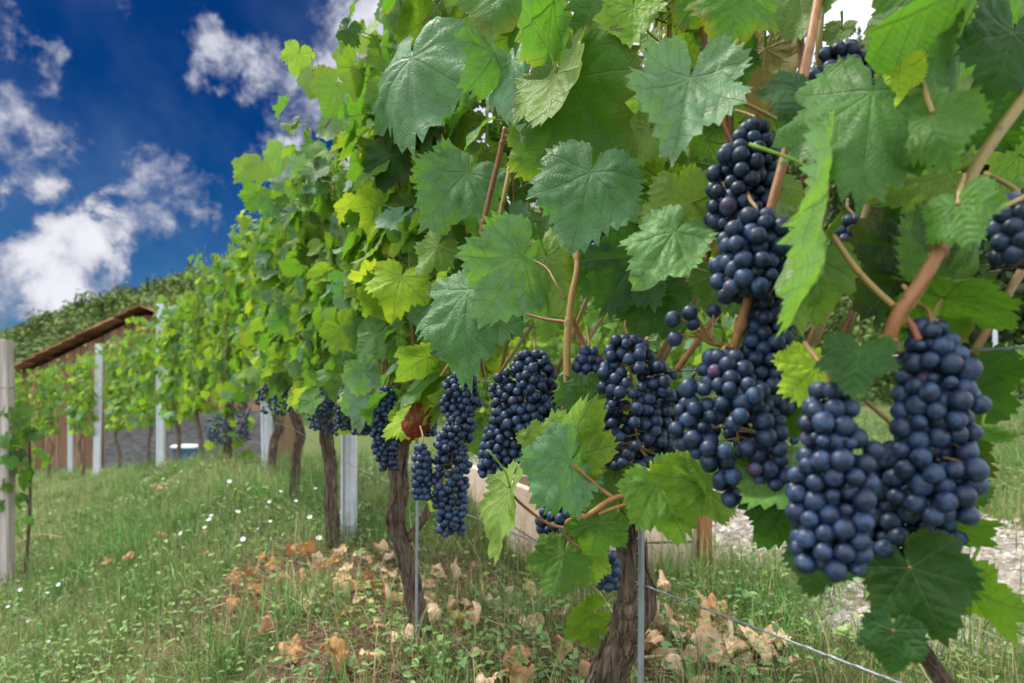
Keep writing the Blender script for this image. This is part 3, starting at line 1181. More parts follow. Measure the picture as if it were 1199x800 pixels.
# ------------------------------------------------------------------ posts, rods, wires
def metal_post(px, ybase, dep, width, top, lean, label, group='white metal trellis posts'):
    """roll-formed post: an open C profile"""
    x = (px - 599.5) / F * dep
    g = float(gz(x, dep))
    r = empty('trellis_post', (x, dep, g), label, 'post', group)
    a = Acc()
    w_, t_ = width, .004
    prof = np.array([(-w_ / 2, .03), (-w_ / 2, -.018), (-w_ / 4, -.024), (-w_ / 5, -.017), (w_ / 5, -.017), (w_ / 4, -.024), (w_ / 2, -.018), (w_ / 2, .03),
                     (w_ / 2 - t_, .03), (w_ / 2 - t_, -.013), (w_ / 5, -.012), (-w_ / 5, -.012), (-w_ / 2 + t_, -.013), (-w_ / 2 + t_, .03)])
    zs = np.linspace(-.3, top - g, 12)
    V = np.array([[x + p[0] + lean[0] * z, dep + p[1] + lean[1] * z, g + z] for z in zs for p in prof])
    m = len(prof)
    k = np.arange(len(zs) - 1)[:, None] * m
    j = np.arange(m)[None, :]
    a.add(V, np.stack([k + j, k + (j + 1) % m, k + m + (j + 1) % m, k + m + j], -1).reshape(-1, 4))
    # end caps so the sheet has thickness at the top
    b = (len(zs) - 1) * m
    T = [(b + 0, b + 13, b + 1), (b + 1, b + 13, b + 12), (b + 1, b + 12, b + 11), (b + 1, b + 11, b + 3), (b + 3, b + 11, b + 10), (b + 3, b + 10, b + 4),
         (b + 4, b + 10, b + 6), (b + 6, b + 10, b + 9), (b + 6, b + 9, b + 7), (b + 7, b + 9, b + 8)]
    a.add(V, None, T)
    a.obj('post_profile', M_POST, r, smooth=False)
    # wire hooks punched out of the edges
    h = Acc()
    for z in np.arange(.5, top - g - .05, .12):
        for sx in (-1, 1):
            c = np.array([x + sx * (w_ / 2 + .003) + lean[0] * z, dep + .012 + lean[1] * z, g + z])
            box(h, c, XA, YA, ZA, .008, .012, .022)
    h.obj('wire_hook', M_POST, r, smooth=False)
    return r


metal_post(408, 635, 2.80, .056, 1.72, (.004, 0), 'white metal trellis post in the grass, left of the trunk with the red leaf')
metal_post(313, 557, 4.55, .060, 1.75, (-.02, 0), 'slightly tilted white metal trellis post between two thin trunks, half hidden by leaves')
metal_post(188, 555, 8.0, .085, 1.82, (0, 0), 'tall grey metal trellis post rising above thin leaves right of the barn roof peak')
metal_post(113, 545, 11.0, .10, 1.62, (.02, 0), 'grey metal trellis post in front of the barn gable')
metal_post(82, 545, 13.8, .085, .62, (0, 0), 'short grey metal trellis post before the orange barn wall')
metal_post(1168, 440, 17.0, .10, 2.75, (-.03, 0), 'white metal post in the distant vine row seen past the rightmost grapes')


def rod(name, px, y0, dep, rad, top, label):
    x = (px - 599.5) / F * dep
    g = float(gz(x, dep))
    a = Acc()
    tube(a, smooth_path([(x, dep, g - .1), (x + .003, dep, (g + top) / 2), (x - .002, dep + .004, top)], 24), rad, 12)
    # ribs rolled on the bar
    for z in np.arange(g, top, .02):
        t = np.linspace(0, 2 * math.pi, 9)
        tube(a, np.stack([x + .001 + np.cos(t) * rad, dep + .001 + np.sin(t) * rad, z + t * .0012], -1), rad * .14, 4, cap=False)
    o = a.obj(name, M_ROD, origin=(x, dep, g))
    tag(o, label, 'rod', 'steel rods staked beside the trunks')


rod('steel_rod', 748, 800, .885, .0042, .95, 'grey ribbed steel rod staked against the thickest trunk, below the big bunches')
rod('steel_rod', 487, 745, 1.62, .0034, 1.0, 'thin grey steel rod staked in front of the trunk with the red leaf')
rod('steel_rod', 402, 640, 2.62, .0045, 1.0, 'thin dark rod staked between a grey trunk and a white post')


def wires():
    for h, off, y0, y1, lb in ((.385, .03, .30, 7.0, 'lowest taut steel wire running past the thick trunk above the dry leaves'),
                               (.66, .0, .30, 11.0, 'steel wire running through the grape bunches at cordon height'),
                               (1.02, .06, .30, 11.0, 'steel wire running through the leaves at mid canopy height'),
                               (1.42, -.05, .30, 11.0, 'topmost steel wire running through the upper leaves')):
        ys = np.linspace(y0, y1, 60)
        zz = h + np.interp(ys, _ry, _rz) * np.interp(ys, [0, 2, 3], [0, .5, 1])
        p = np.stack([rowX(ys) + off, ys, zz], -1)
        a = Acc()
        tube(a, p, .0012, 6)
        # second strand twisted round the first
        s = np.linspace(0, 1, 900)
        yy = np.interp(s, [0, 1], [y0, min(y1, 3)])
        q = np.stack([rowX(yy) + off + .0011 * np.cos(yy * 260), yy, np.interp(yy, ys, zz) + .0011 * np.sin(yy * 260)], -1)
        tube(a, q, .0008, 4, cap=False)
        o = a.obj('trellis_wire', M_WIRE)
        tag(o, lb, 'wire', 'wires of the trellis')


wires()


def wood_post():
    dep = 4.0
    x = (7 - 599.5) / F * dep
    g = float(gz(x, dep))
    top = CAMZ + (HY - 399) / F * dep
    r = empty('wooden_post', (x, dep, g), 'grey weathered square wooden post at the far left edge in the grass', 'post')
    a = Acc()
    n = 16
    for k in range(n):
        z0 = g - .2 + (top - g + .2) * k / n
        z1 = g - .2 + (top - g + .2) * (k + 1) / n
    zs = np.linspace(g - .2, top, 26)
    hw = .036
    prof = [(-hw + .008, -hw), (hw - .008, -hw), (hw, -hw + .008), (hw, hw - .008), (hw - .008, hw), (-hw + .008, hw), (-hw, hw - .008), (-hw, -hw + .008)]
    V = []
    for z in zs:
        jx, jy = (vnoise(np.array([z * 3, 1.0, 2.0])) - .5) * .012, (vnoise(np.array([z * 3, 7.0, 2.0])) - .5) * .012
        for p in prof:
            q = .003 * (vnoise(np.array([z * 9, p[0] * 60, p[1] * 60])) - .5)
            V.append((x + p[0] + jx + q - .02 * (z - g) * .3, dep + p[1] + jy + q, z))
    V.append((V[-8][0] + hw - .008, dep, top + .006))
    m = 8
    k = np.arange(len(zs) - 1)[:, None] * m
    j = np.arange(m)[None, :]
    Q = np.stack([k + j, k + (j + 1) % m, k + m + (j + 1) % m, k + m + j], -1).reshape(-1, 4)
    b = (len(zs) - 1) * m
    T = [(b + j_, b + (j_ + 1) % 8, len(V) - 1) for j_ in range(8)]
    a.add(V, Q, T)
    a.obj('post_timber', M_WOODPOST, r, smooth=False)
    for zz in (.45, .85, 1.15):
        w_ = Acc()
        t = np.linspace(0, 2 * math.pi, 24)
        tube(w_, np.stack([x - .006 + .045 * np.cos(t) * np.maximum(.8, 1.0), dep + .045 * np.sin(t), g + zz + .004 * np.sin(t * 2)], -1), .0022, 5, cap=False)
        w_.obj('wire_tie', M_WIRE, r)

    return x, dep, g


WP = wood_post()


# ------------------------------------------------------------------ grapevines
VINES = []          # dicts: root, Y, X, g

TRUNKS = [
    # Y, path in photo pixels with distance, radii (m), label, detail
    dict(Y=.50, pts=[(1190, 1330, .56), (1160, 1000, .55), (1108, 810, .555), (1060, 735, .56), (1036, 660, .57), (1045, 560, .60), (1060, 430, .63)], r=[.011, .010, .0085, .008, .008, .007, .006],
         label='nearest grapevine at the right, big dark leaves over a slim grey trunk'),
    dict(Y=.95, pts=[(668, 1010, .96), (690, 880, .95), (703, 800, .94), (722, 752, .93), (738, 712, .925), (736, 650, .93), (734, 590, .94), (740, 520, .96), (755, 440, .98)],
         r=[.042, .036, .031, .029, .032, .025, .023, .024, .018], label='grapevine with the thickest gnarled trunk, a steel rod at its side'),
    dict(Y=1.7, pts=[(484, 775, 1.70), (487, 742, 1.70), (486, 690, 1.70), (476, 640, 1.70), (466, 590, 1.70), (463, 545, 1.72), (480, 505, 1.74), (486, 460, 1.76)],
         r=[.042, .033, .027, .026, .028, .026, .022, .016], label='grapevine with a twisted trunk standing in fallen leaves, one red leaf on top',
         arm=[(478, 632, 1.70), (500, 600, 1.69), (512, 570, 1.70), (525, 530, 1.74), (540, 470, 1.8)]),
    dict(Y=2.6, pts=[(392, 670, 2.6), (391, 640, 2.6), (386, 590, 2.6), (388, 540, 2.6), (380, 500, 2.6), (372, 470, 2.62), (362, 440, 2.65)],
         r=[.040, .032, .028, .027, .030, .030, .02], label='grapevine with a straight shaggy trunk just left of a white post',
         arm=[(382, 500, 2.6), (395, 475, 2.6), (410, 450, 2.6)]),
    dict(Y=3.5, pts=[(346, 596, 3.5), (347, 580, 3.5), (348, 530, 3.5), (352, 500, 3.5), (342, 470, 3.5), (330, 440, 3.52)],
         r=[.038, .028, .025, .028, .026, .018], label='grapevine with a slim trunk bending left at the top, in white flowers'),
    dict(Y=4.4, pts=[(319, 566, 4.4), (320, 553, 4.4), (321, 520, 4.4), (325, 490, 4.4), (318, 455, 4.42)], r=[.045, .032, .030, .032, .02],
         label='grapevine with a dark trunk touching the tilted white post'),
    dict(Y=5.5, pts=[(266, 556, 5.5), (267, 542, 5.5), (267, 510, 5.5), (268, 480, 5.5), (264, 440, 5.5)], r=[.05, .042, .040, .042, .025],
         label='grapevine with a leafy trunk hiding dark bunches, beside the dark fence'),
]
for yy, lb in ((6.5, 'leafy grapevine growing right of the tall grey post, hiding the fence'),
               (7.4, 'grapevine growing against the tall grey post'),
               (8.5, 'yellowing grapevine just left of the tall grey post'),
               (9.7, 'thin grapevine in front of the barn gable, right of its post'),
               (11.2, 'sparse grapevine at the post before the barn gable'),
               (12.6, 'small grapevine before the orange barn wall'),
               (14.0, 'farthest small grapevine below the barn eaves')):
    TRUNKS.append(dict(Y=yy, label=lb))


def row_frame(Y):
    e = .01
    t = nrm([float(rowX(Y + e) - rowX(Y - e)) / (2 * e), 1, 0])
    nl = np.array([-t[1], t[0], 0])
    return t, nl


HERO_PARTS = {}


def far_trunk(x, y, g, h, rg):
    return smooth_path([(x, y, g - .1), (x + rg.normal(0, .02), y, g + h * .4), (x + rg.normal(0, .04), y, g + h * .75), (x + rg.normal(0, .03), y, g + h)], 14)


def shaggy(a, path, r, sides, seed, rg):
    """old vine wood: knotted, twisted, ridged, with strips of bark peeling off"""
    n = len(path)
    wob = np.stack([fbm(np.stack([np.linspace(0, 6, n) + seed * 7, np.zeros(n) + k, np.zeros(n)], -1), 3) - .5 for k in (1, 5, 9)], -1)
    path = path + wob * np.array([.075, .04, 0]) * min(1, .45 + seed * .22) * np.linspace(.3, 1, n)[:, None]
    tube(a, path, r, sides, (0, .5, 0, 0), .44, seed * 3.7, True, .20)
    R_ = np.interp(np.linspace(0, 1, n), np.linspace(0, 1, len(r)), r)
    for k in range(90):
        i0 = rg.integers(0, max(1, n - 24))
        ln = int(rg.integers(10, 24))
        idx = np.arange(i0, min(n, i0 + ln))
        if len(idx) < 5:
            continue
        th = rg.uniform(0, 6.28) + np.linspace(0, rg.normal(0, .5), len(idx))
        lift = 1.0 + .26 * np.linspace(-1, 1, len(idx)) ** 2 * rg.uniform(0, 1.3)
        q = path[idx] + np.stack([np.cos(th), np.sin(th), 0 * th], -1) * (R_[idx] * lift)[:, None]
        w_ = rg.uniform(.0012, .0032) * (1 if R_.max() > .012 else .4)
        tube(a, q, [w_ * .3, w_, w_, w_ * .2], 5, (0, .5, 0, 0), cap=False)


def make_vine(i, tr, rowfun=rowX, group='grapevines of the main row'):
    Y = tr['Y']
    X = float(rowfun(Y)) if 'X' not in tr else tr['X']
    rg = np.random.default_rng(900 + i)
    g = float(gz(X, Y))
    if tr.get('pts'):
        p0 = P(*tr['pts'][0])
        root_loc = (p0[0], p0[1], float(gz(p0[0], p0[1])))
    else:
        root_loc = (X, Y, g)
    root = empty('grapevine', root_loc, tr['label'], 'grapevine', group)
    a = Acc()
    if tr.get('pts'):
        pts = [P(*q) for q in tr['pts']]
        if pts[0][2] > root_loc[2] - .02:
            pts = [np.array([pts[0][0], pts[0][1], root_loc[2] - .06])] + pts
            tr['r'] = [tr['r'][0] * 1.15] + tr['r']
        nseg = 150 if Y < 2 else 80
        sd_ = 40 if Y < 2 else 26
        shaggy(a, smooth_path(pts, nseg), np.array(tr['r']) * .80, sd_, i, rg)
        if i == 1:      # pruning knob on the bulge
            k = P(738, 722, .90)
            tube(a, smooth_path([k + [0, .03, 0], k + [.0, .0, .006], k + [-.004, -.013, .004]], 14), [.02, .017, .004], 18, (0, .5, 0, 0), .35, 3.1, True, .12)
        if tr.get('arm'):
            tube(a, smooth_path([P(*q) for q in tr['arm']], 40), [.012, .010, .009, .008], 18, (0, .5, 0, 0), .22, i * 1.3, True, .08)
    else:
        tube(a, far_trunk(X, Y, g, .72, rg), [.03, .022, .022, .015], 12, (0, .5, 0, 0), .2, i, True, .06)
    a.obj('trunk', M_BARK, root)
    VINES.append(dict(root=root, Y=Y, X=X, g=g, rg=rg, i=i))
    return VINES[-1]


for i, tr in enumerate(TRUNKS):
    make_vine(i, tr)


def vine_for(dep):
    return min(VINES[:7], key=lambda v: abs(v['Y'] - dep))


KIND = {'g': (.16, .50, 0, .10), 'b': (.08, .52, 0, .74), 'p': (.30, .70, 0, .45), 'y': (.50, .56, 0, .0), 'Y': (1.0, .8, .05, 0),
        'd': (.03, .14, 0, .08), 'r': (.8, .2, 1.0, 0), 'a': (.95, .6, .75, 0), 'm': (.26, .50, 0, .08)}  # d: dark green, with the shade put into the tint


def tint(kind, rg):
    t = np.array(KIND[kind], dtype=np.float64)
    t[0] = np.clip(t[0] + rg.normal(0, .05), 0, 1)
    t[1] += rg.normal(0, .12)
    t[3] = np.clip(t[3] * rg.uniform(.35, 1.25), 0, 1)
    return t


# hand-placed leaves: stalk end x,y ; tip x,y ; distance ; tip nearer(-)/farther(+) ; roll ; kind ; shows underside ; width
HERO = [
    (808, 92, 784, 202, .60, -.03, 10, 'b', 0, .80), (692, 203, 668, 296, .70, -.03, -8, 'b', 0, 1.08), (652, 86, 634, 150, .78, -.03, 58, 'y', 1, 1.2),
    (668, 95, 722, 196, .78, -.02, 12, 'g', 0, 1.0), (602, 72, 590, 142, .95, -.03, 10, 'b', 0, 1.1), (578, 62, 556, 104, .98, -.03, -20, 'b', 0, 1.1),
    (648, 2, 600, 50, .86, -.04, -30, 'b', 0, 1.2), (592, -28, 572, 44, .92, -.02, 5, 'g', 0, 1.15), (708, -28, 680, 34, .80, -.02, 0, 'g', 0, 1.2),
    (810, 237, 740, 262, .68, .00, 5, 'y', 1, 1.05), (790, 272, 738, 340, .655, -.02, 38, 'p', 0, .85), (748, 300, 698, 374, .80, .02, 10, 'd', 0, 1.0),
    (612, 300, 556, 388, .94, -.03, -22, 'p', 0, 1.0), (550, 340, 530, 440, 1.04, -.04, 15, 'b', 0, .95), (470, 325, 456, 374, 1.38, -.02, 0, 'Y', 0, 1.1),
    (546, 203, 494, 262, 1.15, -.04, 12, 'b', 0, 1.0), (640, 172, 600, 200, .96, -.03, 0, 'g', 0, 1.2), (482, 68, 470, 178, 1.34, -.03, 48, 'b', 0, 1.0),
    (668, 540, 618, 606, .715, -.02, -10, 'b', 0, 1.0), (664, 538, 696, 458, .74, .0, -8, 'y', 0, .95), (692, 462, 642, 470, .79, .0, 20, 'd', 0, 1.0),
    (634, 518, 604, 508, .82, .0, 10, 'y', 1, 1.15), (598, 572, 570, 660, .745, -.01, 62, 'y', 1, .75), (660, 648, 642, 706, .77, -.01, 10, 'm', 0, 1.1),
    (702, 610, 690, 658, .715, -.01, -8, 'g', 0, 1.15), (724, 584, 706, 524, .80, .01, 0, 'd', 1, 1.05), (770, 566, 806, 640, .68, -.01, -8, 'm', 0, 1.05),
    (832, 572, 752, 550, .67, -.01, 35, 'y', 0, .8), (694, 720, 656, 748, .95, -.02, -40, 'y', 0, 1.1), (690, 650, 694, 688, .80, 0, 20, 'y', 1, 1.1),
    (482, 490, 440, 506, 1.40, .0, 10, 'Y', 0, 1.0), (490, 488, 470, 525, 1.36, .0, 15, 'r', 0, .62), (418, 486, 396, 508, 2.28, 0, 0, 'Y', 0, 1.1),
    (508, 582, 504, 602, 1.55, 0, 20, 'Y', 0, 1.0),
    (1022, 108, 1006, 258, .505, -.03, 14, 'g', 0, .88), (1092, 132, 1104, 192, .475, -.01, 0, 'g', 0, 1.08), (1122, 240, 1138, 295, .455, -.01, 5, 'g', 0, 1.05),
    (1186, 38, 1164, 120, .50, -.01, -10, 'd', 0, 1.0), (1160, -30, 1062, 52, .50, -.03, -25, 'd', 0, 1.2), (1053, 84, 1046, 132, .50, .0, 20, 'Y', 0, 1.0),
    (1112, 203, 1006, 226, .535, .01, 0, 'y', 1, .85), (962, 302, 906, 390, .505, -.01, -30, 'm', 0, .85), (970, 218, 966, 400, .485, -.01, 84, 'p', 1, .6),
    (1006, 412, 998, 464, .445, -.01, 0, 'd', 0, 1.1), (1070, 296, 1000, 384, .56, -.01, -10, 'd', 0, 1.05), (1094, 328, 1190, 302, .53, .01, 20, 'd', 0, 1.0),
    (1086, 330, 1128, 412, .57, -.01, 0, 'd', 0, 1.1), (1106, 350, 1192, 388, .485, -.01, 52, 'm', 0, 1.0), (955, 430, 916, 470, .535, -.01, 15, 'Y', 0, 1.05),
    (1066, 664, 1112, 758, .50, -.02, -8, 'd', 0, 1.0), (1046, 738, 1042, 796, .50, -.01, 8, 'd', 0, 1.1), (1134, 688, 1190, 768, .50, -.02, 55, 'm', 0, 1.0),
    (1112, 614, 1170, 664, .52, -.01, 58, 'm', 0, 1.0), (962, 638, 948, 704, .53, -.01, 0, 'd', 0, 1.0), (930, 552, 872, 606, .59, -.02, 30, 'p', 0, 1.0),
    (924, 586, 892, 652, .60, .0, -15, 'd', 0, 1.0), (1112, 450, 1186, 496, .56, .01, 0, 'd', 0, 1.05), (1110, 520, 1168, 566, .57, 0, 0, 'd', 0, 1.1),
    (1152, 502, 1206, 520, .50, -.01, 60, 'b', 0, 1.0), (872, -14, 856, 48, .62, -.01, 0, 'g', 0, 1.1), (742, 10, 738, 58, .74, -.01, 10, 'y', 0, 1.1),
    (896, 56, 886, 130, .70, .0, 0, 'a', 1, 1.0), (862, 60, 866, 112, .68, .0, 10, 'd', 0, 1.0), (944, 108, 914, 150, .60, -.01, -15, 'd', 0, 1.1),
    (934, -24, 944, 56, .66, .0, 0, 'm', 1, 1.15), (1068, -6, 1046, 104, .52, .0, 20, 'd', 0, .85), (820, -10, 790, 40, .66, 0, 0, 'd', 0, 1.1),
    (762, 150, 745, 196, .78, 0, -20, 'y', 1, 1.0), (1100, 180, 1120, 205, .54, 0, 0, 'd', 0, 1.2), (985, 34, 975, 60, .7, 0, 10, 'm', 1, 1.2),
    (740, 215, 700, 240, .86, 0, 10, 'g', 0, 1.1), (640, 300, 668, 372, .95, .0, 10, 'y', 1, 1.0), (700, 305, 726, 366, .9, .0, -10, 'd', 0, 1.0),
    (1150, 130, 1190, 180, .60, 0, 0, 'd', 0, 1.0), (1160, 430, 1190, 452, .62, 0, 10, 'd', 0, 1.2), (950, 470, 925, 520, .6, 0, 0, 'd', 0, 1.0),
    (1115, 560, 1128, 620, .58, 0, 10, 'd', 0, 1.0), (780, 470, 800, 520, .86, 0, 0, 'g', 0, 1.0), (890, 390, 905, 440, .72, .0, 10, 'd', 0, 1.0),
    (760, 345, 800, 395, .82, .0, 0, 'd', 0, 1.1), (846, 320, 880, 372, .74, .0, 0, 'd', 1, 1.0),
    # shoots sticking out of the top of the row
    (350, 62, 344, 92, 2.15, 0, 0, 'y', 1, 1.0), (366, 84, 360, 112, 2.12, 0, 10, 'y', 1, 1.0), (394, 100, 380, 138, 2.0, 0, 0, 'm', 1, 1.1),
    (428, 40, 420, 66, 2.0, 0, 10, 'y', 1, 1.0), (404, 62, 398, 80, 2.1, 0, 10, 'y', 1, 1.0), (292, 196, 268, 212, 3.2, 0, 20, 'y', 1, 1.0), (306, 192, 300, 216, 3.1, 0, 0, 'y', 1, 1.0),
    (330, 178, 322, 206, 3.0, 0, 0, 'm', 1, 1.0), (300, 226, 292, 250, 3.1, 0, 0, 'm', 0, 1.0),
]

# hand-placed canes: list of x,y,distance ; radius in m ; (greenness, brightness, pinkness)
CANES = [
    ([(968, -60, .66), (958, 0, .64), (945, 70, .62), (925, 160, .61), (902, 248, .60), (884, 320, .605), (866, 385, .61), (852, 432, .62)], [.0052, .0052, .005, .0045], (.05, .6, 0, 0)),
    ([(932, -40, .68), (938, 60, .67), (941, 150, .67), (946, 262, .68)], [.0042, .004, .0035], (.05, .15, .2, 0)),
    ([(1240, 60, .50), (1192, 125, .49), (1140, 200, .48), (1106, 282, .475), (1072, 345, .47), (1052, 372, .47), (1036, 412, .48)], [.0052, .005, .0052, .0048], (.62, .5, 0, 0)),
    ([(1110, 275, .473), (1082, 325, .468), (1050, 372, .468), (1036, 420, .475)], [.0058, .0056, .005], (.12, .55, .25, 0)),
    ([(846, 566, .70), (800, 572, .71), (760, 576, .72), (718, 584, .72), (690, 602, .715), (664, 611, .72)], [.0032, .0034, .0036, .0034], (.15, .95, 0, 0)),
    ([(718, 583, .72), (700, 570, .722), (680, 552, .72), (664, 541, .715)], [.0024, .002], (.1, .9, 0, 0)),
    ([(746, 588, .715), (722, 594, .715), (700, 602, .718), (684, 606, .72)], [.0022, .0022], (.3, .9, 0, 0)),
    ([(664, 611, .72), (662, 626, .73), (676, 640, .735), (690, 648, .74)], [.003, .0024, .0018], (.3, .5, 0, 0)),
    ([(668, 620, .73), (640, 612, .74), (610, 590, .745), (598, 576, .745)], [.002, .0018], (.1, .6, .4, 0)),
    ([(660, 500, .86), (664, 450, .855), (664, 400, .855), (669, 350, .86), (676, 310, .87), (672, 260, .9)], [.0056, .0056, .005, .0045], (.45, .75, 0, 0)),
    ([(690, 432, .93), (680, 395, .92), (666, 365, .90)], [.005, .0042], (.1, .8, .2, 0)),
    ([(662, 350, .86), (650, 330, .87), (640, 314, .9), (625, 305, .93)], [.002, .0015], (.4, .3, 0, 0)),
    ([(662, 377, .86), (640, 374, .88), (616, 368, .9)], [.0026, .002], (.05, .3, .2, 0)),
    ([(563, 276, 1.1), (572, 235, 1.1), (583, 190, 1.1), (592, 150, 1.1)], [.0052, .005], (.0, .3, .1, 0)),
    ([(576, 302, 1.08), (584, 260, 1.08), (592, 222, 1.08), (600, 180, 1.1)], [.0048, .0044], (.6, .6, 0, 0)),
    ([(975, 276, .485), (1000, 312, .48), (1024, 338, .475), (1046, 358, .47)], [.0024, .0024], (.4, .7, 0, 0)),
    ([(1060, 372, .47), (1070, 385, .47), (1076, 398, .468)], [.0028, .003], (.1, .5, .8, 0)),
    ([(1104, 352, .485), (1094, 368, .478), (1080, 394, .47)], [.002, .002], (.6, .7, 0, 0)),
    ([(876, 380, .62), (862, 402, .62), (856, 430, .62), (856, 448, .61)], [.0026, .0026], (.1, .5, .6, 0)),
    ([(858, 405, .62), (832, 402, .615), (812, 388, .61)], [.0022, .0016], (.2, .5, .5, 0)),
    ([(1122, 240, .455), (1124, 222, .462), (1128, 205, .476)], [.002, .0022], (.6, .7, 0, 0)),
    ([(1092, 132, .475), (1086, 116, .48), (1080, 96, .5)], [.002, .002], (.6, .6, 0, 0)),
    ([(1150, 255, .475), (1180, 240, .48), (1210, 226, .49)], [.002, .002], (.7, .7, 0, 0)),
    ([(780, 300, .67), (800, 310, .68), (826, 318, .70)], [.0018, .0018], (.6, .7, 0, 0)),
    ([(812, 238, .68), (840, 247, .69), (860, 255, .7)], [.002, .002], (.65, .8, 0, 0)),
    ([(846, 110, .64), (870, 120, .65), (906, 138, .64), (930, 152, .62)], [.002, .0022], (.5, .5, 0, 0)),
    ([(1054, 740, .53), (1046, 738, .50)], [.0018, .0018], (.3, .5, 0, 0)),
    ([(1040, 690, .565), (1054, 676, .53), (1066, 664, .50)], [.0018, .0018], (.4, .5, 0, 0)),
    ([(380, 150, 2.1), (398, 118, 2.1), (376, 84, 2.12), (368, 58, 2.15)], [.003, .0025, .0015], (.2, .3, 0, 0)),
]


def build_hero():
    rg = np.random.default_rng(77)
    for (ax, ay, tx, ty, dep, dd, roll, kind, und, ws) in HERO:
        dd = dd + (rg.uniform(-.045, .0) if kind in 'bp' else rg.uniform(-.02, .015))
        roll = roll + (rg.normal(0, 14) if abs(roll) < 40 else 0)
        p, t = P(ax, ay, dep), P(tx, ty, dep + dd)
        u = t - p
        L = np.linalg.norm(u)
        ws = ws * np.linalg.norm([u[0], u[2]]) / L
        u = nrm(u)
        v = nrm(np.array([0, 0, CAMZ]) - p)
        n = nrm(v - np.dot(v, u) * u)
        a = np.cross(u, n)
        r = math.radians(roll)
        n = n * math.cos(r) + a * math.sin(r)
        if und:
            n = -n
        acc = Acc()
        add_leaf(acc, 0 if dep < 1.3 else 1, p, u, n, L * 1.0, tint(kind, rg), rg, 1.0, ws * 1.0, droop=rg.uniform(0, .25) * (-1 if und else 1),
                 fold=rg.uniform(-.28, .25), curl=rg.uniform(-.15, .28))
        # its stalk, bending away behind the blade
        tube(acc, smooth_path([p - n * .001, p - u * L * .18 - n * L * .16, p - u * L * .30 - n * L * .45 + ZA * .004], 8), [.0013, .0011, .0014], 6,
             (.75, .8, .1, 0))
        root = vine_for(dep)['root']
        o = acc.obj('leaf', M_LEAF, root)
        if kind == 'r':
            o['label'] = 'small leaf turned deep red'
        elif kind == 'a':
            o['label'] = 'yellow leaf with rusty red speckles'
        elif kind == 'Y':
            o['label'] = 'yellowing leaf'
    for pts, rad, col in CANES:
        a = Acc()
        pp = np.array([P(*q) for q in pts])
        path = smooth_path(pp, 40)
        rad = [q_ * .86 for q_ in rad]
        tube(a, path, rad, 14, col, .10, pts[0][0])
        if max(rad) > .003:       # swollen nodes
            for f in np.linspace(.15, .85, max(2, int(len(pts) / 2))):
                k = int(f * 39)
                tube(a, path[max(0, k - 1):k + 2], [max(rad) * .9, max(rad) * 1.35, max(rad) * .9], 14, col, cap=False)
        a.obj('cane', M_CANE, vine_for(pts[len(pts) // 2][2])['root'])


build_hero()


